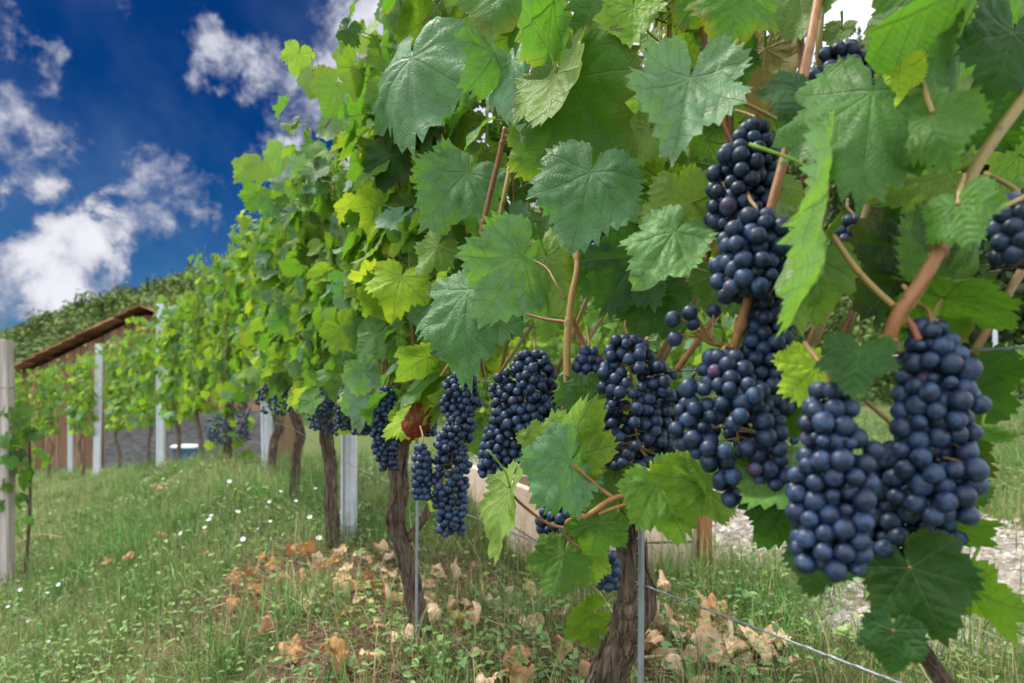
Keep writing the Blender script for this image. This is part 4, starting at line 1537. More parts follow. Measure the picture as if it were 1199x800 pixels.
def foliage_for(v, rowfun=rowX, dens=1.0, top=1.75, low=.60, side_bias=.66, lod=None, lsz=(.058, .095), far=False):
    """shoots rising from the cordon with leaves alternating along them"""
    rg, Y0, g0 = v['rg'], v['Y'], v['g']
    near = Y0 < 1.3 and not far
    if lod is None:
        lod = 1 if Y0 < 1.3 else 2 if Y0 < 3.2 else 3 if Y0 < 6.2 else 4
    fol = Acc()
    ns = int((12 if not far else 8) * dens * (.72 if near else 1))
    span = v.get('span', .95)
    e = .01
    tx_ = float(rowfun(Y0 + e) - rowfun(Y0 - e)) / (2 * e)
    t = nrm([tx_, 1, 0])
    nl = np.array([-t[1], t[0], 0])
    shoots = []
    lrg = (.038, .078) if near else lsz
    for s in range(ns):
        off = (s + rg.uniform(.1, .9)) / ns - .5
        Yc = Y0 + off * span * t[1]
        Xc = float(rowfun(Yc))
        gg = float(np.interp(Yc, _ry, _rz)) if not far else g0
        b = np.array([Xc, Yc, gg + low]) + nl * rg.normal(0, .03)
        H = top + rg.normal(0, .10) - low
        nseg = 7
        pts = [b]
        if near:
            b = b - nl * .10
        lean = nl * rg.normal(-.03, .06) + t * rg.normal(0, .16)
        for k in range(1, nseg):
            f = k / (nseg - 1)
            pts.append(b + ZA * H * f + lean * f ** 1.6 + nl * rg.normal(0, .02) + t * rg.normal(0, .02))
        path = smooth_path(pts, 26)
        sh = Acc()
        tube(sh, path, [.0036, .0034, .0026, .0014], 7 if lod <= 2 else 5, (rg.uniform(.1, .7), rg.uniform(.3, .7), rg.uniform(0, .2), 0))
        nleaf = int((17 if not far else 12) * dens * (2.3 if near else 1.5))
        for k in range(nleaf):
            f = (k + rg.uniform(0, 1)) / nleaf
            p = path[min(25, int(f * 25))]
            left = rg.random() < side_bias
            if near:
                left = rg.random() < .25
            sg = 1 if left else -1
            phi = rg.normal(0, .75)
            o = nrm(nl * sg * math.cos(phi) + t * math.sin(phi))
            pl = rg.uniform(.03, .11) if not near else rg.uniform(.03, .10)
            q = p + o * pl + ZA * rg.uniform(-.02, .05)
            if f < .1:
                q = q - ZA * rg.uniform(0, .12)
            # keep the space in front of the hand-placed leaves and bunches free
            if q[1] < 1.32 and not far:
                px = (q[0] / q[1]) * F + 599.5
                py = HY - (q[2] - CAMZ) / q[1] * F
                upper = .10 if py < 360 and px < 830 else .0
                if 945 < px < 1065 and py < 90:
                    continue
                lim = -upper + np.interp(px, [480, 560, 640, 720, 800, 900, 1000, 1100, 1250], [1.28, 1.2, 1.05, .93, .86, .78, .68, .62, .60])
                if q[1] < lim:
                    continue
                if q[2] < .80 and px > 500 and rg.random() < .75:
                    continue
                if px > 800 and rg.random() < .42 and py > 0:
                    continue
            u = nrm(o * rg.uniform(-.1, .8) - ZA * rg.uniform(.35, 1.0) + t * rg.normal(0, .45) + rg.normal(0, .15, 3))
            n = nrm(o * rg.uniform(.35, 1.0) + ZA * rg.uniform(.15, .9) + rg.normal(0, .45, 3))
            L = rg.uniform(*lrg) * (1.0 - .35 * max(0, f - .6))
            rnd = rg.random()
            if near and rnd < .25:
                rnd = rg.uniform(.76, .96)
            farf = np.clip((Y0 - 2.0) / 4.0, 0, 1)
            if rnd < .30 - .16 * farf:
                kd = 'b'
            elif rnd < .50:
                kd = 'g'
            elif rnd < .68:
                kd = 'm'
            elif rnd < .76 - .1 * farf:
                kd = 'd'
            elif rnd < .945 - .03 * farf:
                kd = 'y'
            else:
                kd = 'Y'
            tn = tint(kd, rg)
            tn[0] = min(1, tn[0] + .08 * farf)
            add_leaf(fol, lod, q, u, n, L, tn, rg, 1.0)
            if lod <= 3:
                tube(fol, smooth_path([p, p + o * pl * .5 + ZA * .012, q], 5), .0012, 4, (.8, .7, .1, 0), cap=False)
        shoots.append(sh)
    co = Acc()
    v['i'] = int(v['i'])
    s_ = np.linspace(-.46, .46, 14) * span
    yy = Y0 + s_ * t[1]
    wv = np.stack([np.sin(s_ * 9 + v['i']), 0 * s_, np.cos(s_ * 7 + v['i'])], -1) * .008
    gg = np.interp(yy, _ry, _rz) if not far else np.full(14, g0)
    cp = np.stack([rowfun(yy), yy, gg + low - .012], -1) + wv - (nl * .10 if near else 0)
    tube(co, smooth_path(cp, 40), [.005, .0085, .010, .0085, .005], 10, (0, .5, 0, 0), .25, v['i'] * 2.2, True, .08)
    if not near:
        co.obj('cordon', M_BARK, v['root'])
    for sh in shoots:
        sh.obj('shoot', M_CANE, v['root'])
    if fol.n:
        fol.obj('foliage', M_LEAF, v['root'])


for v in VINES:
    Y = v['Y']
    if Y < 6:
        foliage_for(v, dens=1.15 if Y < 1.3 else 1.3, top=1.66 if Y < 1.3 else 1.53 if Y < 3 else 1.60 if Y < 3.8 else 1.70, low=.66)
    elif Y < 8:
        foliage_for(v, dens=1.25, top=1.75, low=.62, lsz=(.06, .1))
    else:
        v['span'] = 1.2
        foliage_for(v, dens=1.05, top=1.8, low=.62, lsz=(.065, .11))

# low leafy sprouts at the trunk of the seventh vine and on the wooden post
def clump(name_root, c, n, r, rg, lod, kinds, lsz=(.05, .08)):
    fol = Acc()
    for k in range(n):
        q = np.asarray(c) + rg.normal(0, 1, 3) * r
        o = nrm(rg.normal(0, 1, 3) + [-.4, -.8, .2])
        add_leaf(fol, lod, q, nrm(o * .4 - ZA + rg.normal(0, .3, 3)), nrm(o + ZA * .4), rg.uniform(*lsz), tint(kinds[rg.integers(len(kinds))], rg), rg)
    return fol


rg_ = np.random.default_rng(31)
v6 = VINES[6]
clump(None, P(268, 495, 5.4), 34, np.array([.09, .06, .17]), rg_, 3, 'gymY').obj('foliage', M_LEAF, v6['root'])

# the vine that climbs the wooden post
rootv = empty('grapevine', (WP[0] + .06, WP[1] + .05, WP[2]), 'young leafy grapevine climbing beside the wooden post at the left edge', 'grapevine')
a = Acc()
tube(a, smooth_path([(WP[0] + .07, WP[1] + .05, WP[2] - .05), (WP[0] + .10, WP[1] + .06, WP[2] + .5), (WP[0] + .07, WP[1] + .08, WP[2] + 1.1)], 20), [.012, .009, .005], 10, (0, .5, 0, 0), .15, 2.0)
a.obj('trunk', M_BARK, rootv)
fa = Acc()
for k in range(34):
    z = rg_.uniform(.35, 1.05)
    q = np.array([WP[0] + .09 + rg_.normal(0, .05), WP[1] + rg_.normal(-.02, .07), WP[2] + z])
    o = nrm(rg_.normal(0, 1, 3) + [.3, -.6, .2])
    add_leaf(fa, 2, q, nrm(o * .4 - ZA + rg_.normal(0, .35, 3)), nrm(o + ZA * .4), rg_.uniform(.05, .085), tint('dggm'[rg_.integers(4)], rg_), rg_)
for k in range(10):
    q = np.array([WP[0] - .08 + rg_.normal(0, .03), WP[1] + rg_.normal(-.06, .04), WP[2] + rg_.uniform(.4, 1.0)])
    o = nrm(rg_.normal(0, 1, 3) + [-.3, -.8, .2])
    add_leaf(fa, 2, q, nrm(o * .4 - ZA), nrm(o + ZA * .4), rg_.uniform(.045, .07), tint('dgm'[rg_.integers(3)], rg_), rg_)
fa.obj('foliage', M_LEAF, rootv)


# second row, uphill to the right, seen through the gaps; and the distant row at the right edge
def row2X(Y):
    return 4.05 - .5 * np.asarray(Y, dtype=np.float64)


def row3X(Y):
    return 12.6 + .02 * (np.asarray(Y, dtype=np.float64) - 17)


N2 = 0
for k, yy in enumerate((5.3, 6.2, 7.1, 8.0, 8.9, 9.8)):
    tr = dict(Y=yy, X=float(row2X(yy)), label='pale green grapevine of the second row glimpsed through gaps behind the grapes')
    v = make_vine(60 + k, tr, row2X, 'grapevines of the second row')
    v['far'] = True
    foliage_for(v, row2X, dens=1.4, top=1.75, low=.6, lod=4, far=True, lsz=(.07, .11))
for k, yy in enumerate((15.6, 16.4, 17.3, 18.3, 19.3, 20.4)):
    tr = dict(Y=yy, X=float(row3X(yy)), label='small distant grapevine in the row seen past the rightmost grapes')
    v = make_vine(80 + k, tr, row3X, 'grapevines of the distant right row')
    v['far'] = True
    foliage_for(v, row3X, dens=1.4, top=1.6, low=.55, lod=4, far=True, lsz=(.08, .12))


# ------------------------------------------------------------------ grapes
def berry_mesh(seed):
    """slightly oblong berry with the small scar of the style at its lower end"""
    rg = np.random.default_rng(seed)
    nr, ns_ = 12, 18
    V = [(0, 0, 1)]
    for i in range(1, nr):
        ph = math.pi * i / nr
        for j in range(ns_):
            th = 2 * math.pi * j / ns_
            V.append((math.sin(ph) * math.cos(th), math.sin(ph) * math.sin(th), math.cos(ph)))
    V.append((0, 0, -1))
    V = np.array(V)
    q = V * 1.6 + rg.uniform(0, 50, 3)
    rad = 1 + .05 * (vnoise(q) - .5)
    V = V * rad[:, None] * np.array([1, 1, rg.uniform(.97, 1.08)])
    V[-1, 2] += .055
    T = []
    Q = []
    for j in range(ns_):
        j2 = (j + 1) % ns_
        T.append((0, 1 + j, 1 + j2))
        b = 1 + (nr - 2) * ns_
        T.append((len(V) - 1, b + j2, b + j))
        for i in range(nr - 2):
            a = 1 + i * ns_
            Q.append((a + j, a + ns_ + j, a + ns_ + j2, a + j2))
    acc = Acc()
    acc.add(V * .0072, Q, T)
    return acc.mesh('grape', M_GRAPE)


BERRIES = [berry_mesh(k) for k in range(5)]


def pack(rg, length, radius, n, br, shoulders=(), taper=.75):
    """berry centres packed in a hanging, tapering bunch; z from 0 down"""
    t = rg.uniform(0, 1, n) ** .9
    o1 = rg.uniform(0, 60)
    prof0 = lambda t_: radius * np.clip(np.sin(np.clip((t_ + .10) * 2.6, 0, 1.571)), .3, 1) * (1 - taper * np.clip(t_ - .25, 0, 1) ** 1.3)
    def prof_at(t_, an_):
        q_ = np.stack([np.cos(an_) * 1.3 + o1, np.sin(an_) * 1.3, t_ * length * 26], -1)
        return prof0(t_) * (.46 + .95 * vnoise(q_))
    an = rg.uniform(0, 2 * math.pi, n)
    rr = prof_at(t, an) * np.sqrt(rg.uniform(.45, 1, n))
    Pp = np.stack([rr * np.cos(an), rr * np.sin(an), -t * length], -1)
    lobes = [(0, n)]
    for it in range(70):
        D = Pp[:, None, :] - Pp[None, :, :]
        dist = np.linalg.norm(D, axis=2) + np.eye(n) * 9
        ov = np.clip(2 * br * .97 - dist, 0, None)
        mv = (D / dist[..., None] * ov[..., None]).sum(1) * .33
        Pp += mv
        tt = np.clip(-Pp[:, 2] / length, 0, 1)
        rad = np.hypot(Pp[:, 0], Pp[:, 1]) + 1e-9
        lim = np.maximum(prof_at(tt, np.arctan2(Pp[:, 1], Pp[:, 0])), br * .8)
        k = np.where(rad > lim, lim / rad, 1.0)
        k = 1 - (1 - k) * .5
        Pp[:, 0] *= k
        Pp[:, 1] *= k
        Pp[:, 2] = np.clip(Pp[:, 2], -length, 0)
    return Pp


def merge(W, br, rg):
    a = Acc()
    me = BERRIES[0]
    co = np.zeros(len(me.vertices) * 3, np.float32)
    me.vertices.foreach_get('co', co)
    co = co.reshape(-1, 3)
    qs = [tuple(p.vertices) for p in me.polygons if len(p.vertices) == 4]
    ts = [tuple(p.vertices) for p in me.polygons if len(p.vertices) == 3]
    for c in W:
        a.add(co * br / .0072 * rg.uniform(.9, 1.1) + c, qs, ts)
    return a


def bunch(px, ytop, ybot, wpx, dep, n, label, br=.0070, lean=(0, 0), seed=0, taper=.75, extra=(), parts=True, stalk=None, squash=.8):
    rg = np.random.default_rng(500 + seed)
    top = P(px, ytop, dep)
    length = (ybot - ytop) / F * dep - 2 * br
    rad = max(wpx / F * dep / 2 - br, br)
    need = int(1.42 * 3.14 * (rad + br) * (length + 2 * br) * (1 - taper * .38) / (br * br * 3.0)) if parts else n
    n = int(max(n, min(need, 190)))
    Q = pack(rg, length, rad, n, br, taper=taper)
    Q[:, 1] *= squash
    ln = np.array([lean[0], lean[1], 0]) * (-Q[:, 2:3])
    W = top + Q + ln - ZA * br
    if len(extra):
        W = np.vstack([W, np.array([P(*e) for e in extra])])
    root = empty('grape_bunch', tuple(top), label, 'grapes', 'bunches of dark blue grapes')
    # stem: main stalk with short pedicels reaching the outer berries
    st = Acc()
    if stalk is None:
        stalk = [top + np.array([rg.normal(0, .006), .045, .030]), top + np.array([0, .014, .012])]
    ax = [top - ZA * length * f + np.array([lean[0], lean[1], 0]) * length * f for f in (0, .35, .7, .92)]
    tube(st, smooth_path(list(stalk) + ax, 26), [.0018, .0018, .0015, .0010], 8, (.55, .4, .25, 0), .1, seed)
    for c in W[:n:4]:
        f = np.clip((top[2] - c[2]) / max(length, 1e-4) - .06, 0, .9)
        s0 = top - ZA * length * f + np.array([lean[0], lean[1], 0]) * length * f
        tube(st, np.array([s0, (s0 * .4 + c * .6) + ZA * .002, c]), .0009, 5, (.75, .7, .1, 0), cap=False)
    for e_ in extra:             # thin stalks that carry the loose berries
        c = P(*e_)
        h = P(834, 401, .616)
        tube(st, smooth_path([h, h * .5 + c * .5 + ZA * .004, c + ZA * .004], 7), .0010, 6, (.4, .5, .3, 0))
    st.obj('stem', M_CANE, root)
    order = np.argsort(W[:, 1] - .3 * W[:, 2])
    if parts:
        if len(W) > 96:       # the berries at the back of a full bunch, as one mesh
            merge(W[order[96:]], br, rg).obj('hidden_berries', M_GRAPE, root)['kind'] = 'stuff'
        for c in W[order[:96]]:
            o = bpy.data.objects.new('grape', BERRIES[rg.integers(len(BERRIES))])
            C.objects.link(o)
            o.parent = root
            o.location = tuple(c - top)
            s = br / .0072 * (rg.uniform(.86, 1.13) if rg.random() > .07 else rg.uniform(.5, .75))
            o.scale = (s, s, s)
            o.rotation_euler = (rg.normal(0, .5), rg.normal(0, .5), rg.uniform(0, 6.28))
    else:
        merge(W, br, rg).obj('berries', M_GRAPE, root)
    return root


bunch(1090, 372, 612, 110, .472, 78, 'large bluish bunch at the right, tall and full, hanging highest of the near three', br=.0069, lean=(.05, 0), seed=1, taper=.3)
bunch(972, 446, 672, 116, .462, 84, 'large bluish bunch with a pointed tip, left of the tall full one and lower', br=.0067, lean=(.02, 0), seed=2, taper=.4)
bunch(1055, 515, 668, 132, .535, 56, 'dark shaded bunch tucked between and behind the two large near bunches', br=.0071, seed=3, taper=.2)
bunch(848, 410, 592, 142, .600, 84, 'broad bunch with pink stalk and a few loose berries at its upper left', br=.0071, lean=(.16, 0), seed=4, taper=.62,
      extra=[(788, 374, .61), (808, 366, .61), (811, 379, .615), (790, 397, .61), (836, 364, .63)], stalk=[P(862, 392, .62), P(857, 408, .61)])
bunch(886, 246, 352, 122, .595, 40, 'bunch with a heap of pale dusty berries in front of the brown cane', br=.0078, seed=5, taper=.2)
bunch(896, 345, 480, 74, .615, 40, 'narrow bunch hanging below the heap of dusty berries', br=.0076, lean=(.08, 0), seed=6, taper=.3)
bunch(884, 142, 276, 84, .655, 56, 'dark bunch behind the upper part of the brown cane', br=.0076, lean=(-.18, 0), seed=7, taper=.25)
bunch(985, 52, 128, 100, .72, 30, 'dark bunch peeking over the big leaf at the top', br=.0080, seed=8, taper=.2)
bunch(1192, 226, 312, 76, .50, 28, 'dark bunch cut by the right edge below the forest', br=.0076, seed=9, taper=.2)
bunch(1000, 252, 292, 54, .70, 14, 'little dark bunch in the gap under the big upper leaf', br=.0072, seed=10, taper=.2)
bunch(734, 392, 552, 120, .80, 100, 'broad dense bunch right of the yellowish cane', br=.0070, lean=(.10, 0), seed=11, taper=.35)
bunch(690, 405, 500, 46, .86, 36, 'slim dark bunch squeezed behind the yellowish cane', br=.0070, seed=12, taper=.4)
bunch(768, 440, 545, 46, .84, 40, 'dark narrow bunch behind the broad dense bunch, at its right side', br=.0070, seed=13, taper=.4)
bunch(626, 410, 506, 96, .98, 80, 'rounded bunch left of the yellowish cane above the pale leaf', br=.0068, lean=(-.15, 0), seed=14, taper=.45)
bunch(600, 470, 560, 72, 1.0, 50, 'blunt lower bunch left of the pale leaf, over the boards', br=.0068, lean=(-.2, 0), seed=15, taper=.5)
bunch(545, 425, 520, 52, 1.24, 60, 'dark upper bunch just below a pale drooping leaf, left of the boards', br=.0068, lean=(-.12, 0), seed=16, taper=.35)
bunch(530, 492, 628, 58, 1.22, 92, 'long tapering bunch ending lowest over the boards and grass', br=.0067, lean=(-.02, 0), seed=17, taper=.6)
bunch(494, 520, 586, 32, 1.20, 34, 'small bunch hanging at the left of the long tapering bunch', br=.0067, seed=18, taper=.5)
bunch(652, 575, 668, 66, .86, 50, 'shaded bunch under the horizontal cane, low beside the trunk', br=.0070, lean=(.25, 0), seed=19, taper=.35)
bunch(712, 644, 692, 36, .84, 14, 'small low bunch touching the thick trunk', br=.0070, seed=20, taper=.4)
bunch(686, 500, 560, 60, .88, 34, 'dark bunch in shade behind the bright yellow-green leaf', br=.0070, seed=21, taper=.3)
bunch(708, 262, 312, 54, .84, 16, 'few dark berries in shade behind the large pale leaf', br=.0072, seed=22, taper=.3)
bunch(453, 452, 552, 42, 1.58, 70, 'dark bunch behind the yellow and red leaves on the twisted trunk', br=.0068, seed=23, taper=.5)
bunch(500, 462, 512, 34, 1.52, 34, 'small dark bunch right of the red leaf', br=.0068, seed=24, taper=.4)
bunch(425, 452, 510, 38, 1.72, 40, 'dark bunch hanging just above the yellow leaf by the white post', br=.0070, seed=25, taper=.5)
bunch(404, 452, 505, 34, 2.1, 70, 'dark bunch in shade beside the top of the white post', br=.0072, seed=26, taper=.5, parts=False)
bunch(373, 452, 505, 32, 2.3, 65, 'dark bunch hanging over the straight shaggy trunk', br=.0072, seed=27, taper=.5, parts=False)
bunch(389, 464, 514, 30, 2.35, 60, 'dark bunch low against the straight shaggy trunk', br=.0072, seed=28, taper=.5, parts=False)
bunch(330, 444, 488, 28, 3.05, 60, 'dark bunch at the bend of the slim trunk', br=.0076, seed=29, taper=.5, parts=False)
bunch(312, 448, 486, 32, 3.3, 70, 'dark bunch directly over the tilted white post', br=.0076, seed=30, taper=.5, parts=False)
bunch(347, 442, 484, 26, 3.1, 55, 'dark bunch among leaves right of the slim trunk bend', br=.0076, seed=31, taper=.5, parts=False)
bunch(257, 484, 522, 32, 5.0, 140, 'dark bunch low on the leafy trunk by the fence, the left of two', br=.009, seed=32, taper=.4, parts=False)
bunch(284, 464, 518, 24, 5.0, 100, 'long dark bunch low on the leafy trunk by the fence, the right of two', br=.009, seed=33, taper=.4, parts=False)


# ------------------------------------------------------------------ grass, weeds, litter, stones, flowers
def blades(acc, X, Y, rg, lng, wid, dry, bright, seg=3, lean=.5, dirbias=None):
    n = len(X)
    Z = gz(X, Y) - .006
    az = rg.uniform(0, 2 * math.pi, n)
    d = np.stack([np.cos(az), np.sin(az), 0 * az], -1)
    side = np.stack([-np.sin(az), np.cos(az), 0 * az], -1)
    # turn the flat of the blade at random
    tw = rg.uniform(0, 1, n)[:, None]
    side = side * tw + d * (1 - tw)
    side /= np.linalg.norm(side, axis=1)[:, None]
    L = lng[:, None]
    b0 = np.abs(rg.normal(0, lean, n))[:, None]
    base = np.stack([X, Y, Z], -1)
    ts = np.linspace(0, 1, seg + 1)
    rows = []
    for t in ts:
        ang = b0 * (0.35 + 1.1 * t)
        ctr = base + L * t * (d * np.sin(ang) + ZA * np.cos(ang))
        w_ = wid[:, None] * (1 - t ** 1.6) * .5
        if t < 1:
            rows += [ctr - side * w_, ctr + side * w_]
        else:
            rows += [ctr]
    m = len(rows)
    V = np.stack(rows, 1).reshape(-1, 3)
    o = np.arange(n)[:, None] * m
    Q = np.concatenate([np.stack([o + 2 * k, o + 2 * k + 1, o + 2 * k + 3, o + 2 * k + 2], -1).reshape(-1, 4) for k in range(seg - 1)]) if seg > 1 else None
    k = seg - 1
    T = np.stack([o + 2 * k, o + 2 * k + 1, o + 2 * k + 2], -1).reshape(-1, 3)
    col = np.stack([dry, bright, 0 * dry, 0 * dry], -1)
    acc.add(V, Q, T, col=np.repeat(col, m, 0))


def in_view(X, Y, m=.9):
    return (X > -.80 * Y - m) & (X < .80 * Y + m)


def in_bed(X, Y):
    A, B, Cc, D = BED
    e1, e2 = (Cc - B)[:2], (A - B)[:2]
    M = np.linalg.inv(np.array([e1, e2]).T)
    w_ = M @ np.stack([X - B[0], Y - B[1]])
    return (w_[0] > -.03) & (w_[0] < 1.03) & (w_[1] > -.03) & (w_[1] < 1.03)


def patch(X, Y, s, o):
    return fbm(np.stack([X * s, Y * s, X * 0 + o], -1), 3)


def build_grass():
    rg = np.random.default_rng(21)
    a = Acc()
    bands = [(1.0, 2.6, 70000, 3, 1.0), (2.6, 4.6, 90000, 3, 1.05), (4.6, 8.0, 65000, 2, 1.35), (8.0, 20.0, 60000, 2, 2.1)]
    for y0, y1, n, seg, k in bands:
        Y = y0 + (y1 - y0) * rg.uniform(0, 1, n) ** .9
        X = rg.uniform(-.80, .80, n) * Y + rg.uniform(-.9, .9, n)
        X = np.clip(X, -.8 * Y - 1, .8 * Y + 1)
        nt_ = n // 26                      # two thirds of the blades stand in tufts
        tid = rg.integers(0, nt_, n)
        intuft = rg.uniform(0, 1, n) < .66
        spread = rg.uniform(.012, .045, nt_)[tid] * k
        X = np.where(intuft, X[tid] + rg.normal(0, 1, n) * spread, X)
        Y = np.where(intuft, Y[tid] + rg.normal(0, 1, n) * spread, Y)
        tl, th_, td = rg.uniform(.6, 1.55, nt_)[tid], rg.normal(0, .13, nt_)[tid], rg.normal(0, .10, nt_)[tid]
        tl, th_, td = np.where(intuft, tl, .85), np.where(intuft, th_, 0), np.where(intuft, td, 0)
        pm, lm = path_mask(X, Y), litter_mask(X, Y)
        cl = patch(X, Y, 2.6, 1.0)
        keep = rg.uniform(0, 1, n) < (1 - .95 * pm) * (1 - .95 * lm) * np.interp(cl, [.3, .6], [.55, 1])
        keep &= ~in_bed(X, Y)
        X, Y, cl, tl, th_, td = X[keep], Y[keep], cl[keep], tl[keep], th_[keep], td[keep]
        n = len(X)
        dr = patch(X, Y, 1.7, 7.0)
        drn = patch(X, Y, 9, 3.0)
        dryp = np.interp(dr * .7 + drn * .3, [.36, .60], [.06, .40])
        dd = X - rowX(np.minimum(Y, 9))
        dryp = np.where(dd > .6, dryp * .6, dryp)
        isdry = rg.uniform(0, 1, n) < dryp
        dry = np.where(isdry, rg.uniform(.55, 1.0, n), np.clip(rg.uniform(0, .2, n) + .10 * (dr > .5) + td, 0, 1))
        br = rg.normal(.45, .24, n).clip(0, 1.2) + np.interp(cl, [.3, .7], [-.22, .22])
        L = rg.gamma(5, .0135, n) * np.interp(cl, [.3, .65], [.7, 1.25]) * k ** .35
        br = br + th_
        L = L * tl
        L = np.where(isdry, L * .85, L)
        wd = rg.uniform(.0022, .0046, n) * k ** 1.15
        blades(a, X, Y, rg, np.clip(L, .02, .26), wd, dry, br, seg, lean=.55)
    # long tufts round the trunks, posts and the raised bed
    A, B, Cc, D = BED
    spots = [(B[0] + (Cc[0] - B[0]) * f, B[1] - .06, .05) for f in np.linspace(-.1, 1.1, 8)] + [(A[0] + (B[0] - A[0]) * f - .07, A[1] + (B[1] - A[1]) * f, .06) for f in np.linspace(0, .9, 5)]
    for v in VINES[:14]:
        spots.append((v['root'].location[0], v['root'].location[1], .09))
    spots.append((WP[0], WP[1], .1))
    for (sx, sy, rr) in spots:
        n = 70
        X = sx + rg.normal(0, rr, n)
        Y = sy + rg.normal(0, rr, n)
        ok = ~in_bed(X, Y)
        X, Y = X[ok], Y[ok]
        n = len(X)
        isd = rg.uniform(0, 1, n) < .35
        blades(a, X, Y, rg, rg.uniform(.08, .26, n), rg.uniform(.002, .0042, n) * np.clip(Y / 3, 1, 2), np.where(isd, .8, .1), rg.normal(.5, .12, n), 3, .35)
    # dead straw lying in the grass
    n = 5200
    Y = 1.2 + 6 * rg.uniform(0, 1, n) ** 1.2
    X = rg.uniform(-.8, .8, n) * Y
    ok = ~in_bed(X, Y) & (path_mask(X, Y) < .5)
    X, Y = X[ok], Y[ok]
    n = len(X)
    blades(a, X, Y, rg, rg.uniform(.06, .2, n), rg.uniform(.0018, .0034, n), rg.uniform(.7, 1, n), rg.normal(.55, .15, n), 3, 1.15)
    tag(a.obj('grass', M_GRASS), 'unmown green and straw coloured grass covering the slope', 'grass', kind='stuff')


build_grass()


def build_weeds():
    rg = np.random.default_rng(22)
    a = Acc()
    cs = []
    for _ in range(560):           # clumps of broadleaf weeds
        Y = 1.4 + 6 * rg.random() ** 1.3
        X = rg.uniform(-.8, .75) * Y
        cs.append((X, Y, rg.uniform(.05, .16), rg.integers(14, 46)))
    for (px, py, r, n) in ((60, 770, .2, 120), (110, 790, .2, 120), (20, 730, .2, 110), (140, 760, .16, 90), (180, 795, .16, 80), (40, 690, .2, 80), (870, 610, .14, 90), (905, 655, .13, 80), (880, 590, .2, 90), (990, 700, .12, 60), (1100, 690, .15, 50), (1140, 640, .15, 50), (540, 560, .25, 90), (430, 620, .2, 80)):
        q = ground_at(px, py)
        cs.append((q[0], q[1], r, n))
    for X, Y, r, n in cs:
        if path_mask(np.array(X), np.array(Y)) > .75 or in_bed(np.array([X]), np.array([Y]))[0]:
            continue
        hue, br = rg.uniform(0, 1), rg.uniform(.3, .75)
        for k in range(n):
            x, y = X + rg.normal(0, r), Y + rg.normal(0, r)
            z = float(gz(x, y)) + rg.uniform(.01, .075)
            u = nrm(np.array([rg.normal(), rg.normal(), rg.uniform(-.2, .7)]))
            nn = nrm(np.array([rg.normal(0, .4), rg.normal(0, .4), 1]))
            nn = nrm(nn - np.dot(nn, u) * u)
            s = np.cross(u, nn)
            L = rg.uniform(.010, .026) * (1 + .10 * Y)
            W = L * rg.uniform(.16, .32)
            p = np.array([x, y, z])
            V = [p, p + u * L * .35 - s * W + nn * .12 * L, p + u * L * .35 + s * W + nn * .12 * L, p + u * L * .75 - s * W * .7 + nn * .05 * L, p + u * L * .75 + s * W * .7 + nn * .05 * L, p + u * L - nn * .1 * L,
                 p + u * L * .35, p + u * L * .75 - nn * .04 * L]
            a.add(V, [(6, 7, 3, 1), (6, 2, 4, 7)], [(0, 6, 1), (0, 2, 6), (5, 3, 7), (5, 7, 4)], col=(np.clip(hue + rg.normal(0, .15), 0, 1), br + rg.normal(0, .1), 0, 0))
    tag(a.obj('weeds', M_WEED), 'low broadleaf weeds growing through the grass', 'weeds', kind='stuff')


build_weeds()


def build_stones():
    rg = np.random.default_rng(23)
    n = 34000
    Y = 1.3 + 5.2 * rg.uniform(0, 1, n)
    X = rowX(Y) + rg.uniform(.8, 3.8, n)
    ok = (rg.uniform(0, 1, n) < path_mask(X, Y) ** .7) & in_view(X, Y, .6) & ~in_bed(X, Y)
    X, Y = X[ok], Y[ok]
    n = len(X)
    Z = gz(X, Y)
    base = np.array([(1, 0, 0), (.3, .9, .1), (-.8, .55, 0), (-.75, -.6, .05), (.35, -.9, 0), (.6, .2, .62), (-.4, .45, .7), (-.25, -.5, .6), (.1, 0, .85)])
    T = [(0, 1, 5), (1, 2, 6), (2, 3, 7), (3, 4, 7), (4, 0, 5), (1, 6, 5), (2, 7, 6), (4, 5, 7), (5, 6, 8), (6, 7, 8), (7, 5, 8)]
    s = rg.gamma(3.0, .0028, n) + .003
    an = rg.uniform(0, 6.28, n)
    B = base[None] * (1 + rg.normal(0, .2, (n, 9, 3))) * s[:, None, None]
    B[..., 2] *= .75
    x = B[..., 0] * np.cos(an)[:, None] - B[..., 1] * np.sin(an)[:, None]
    y = B[..., 0] * np.sin(an)[:, None] + B[..., 1] * np.cos(an)[:, None]
    V = np.stack([x + X[:, None], y + Y[:, None], B[..., 2] + Z[:, None]], -1).reshape(-1, 3)
    TT = (np.array(T)[None] + (np.arange(n) * 9)[:, None, None]).reshape(-1, 3)
    col = np.stack([rg.uniform(0, 1, n), rg.normal(.5, .13, n), 0 * s, 0 * s], -1)
    a = Acc()
    a.add(V, None, TT, col=np.repeat(col, 9, 0))
    tag(a.obj('gravel', M_STONE, smooth=False), 'pale crushed gravel strewn on the track right of the vines', 'gravel', kind='stuff')


build_stones()


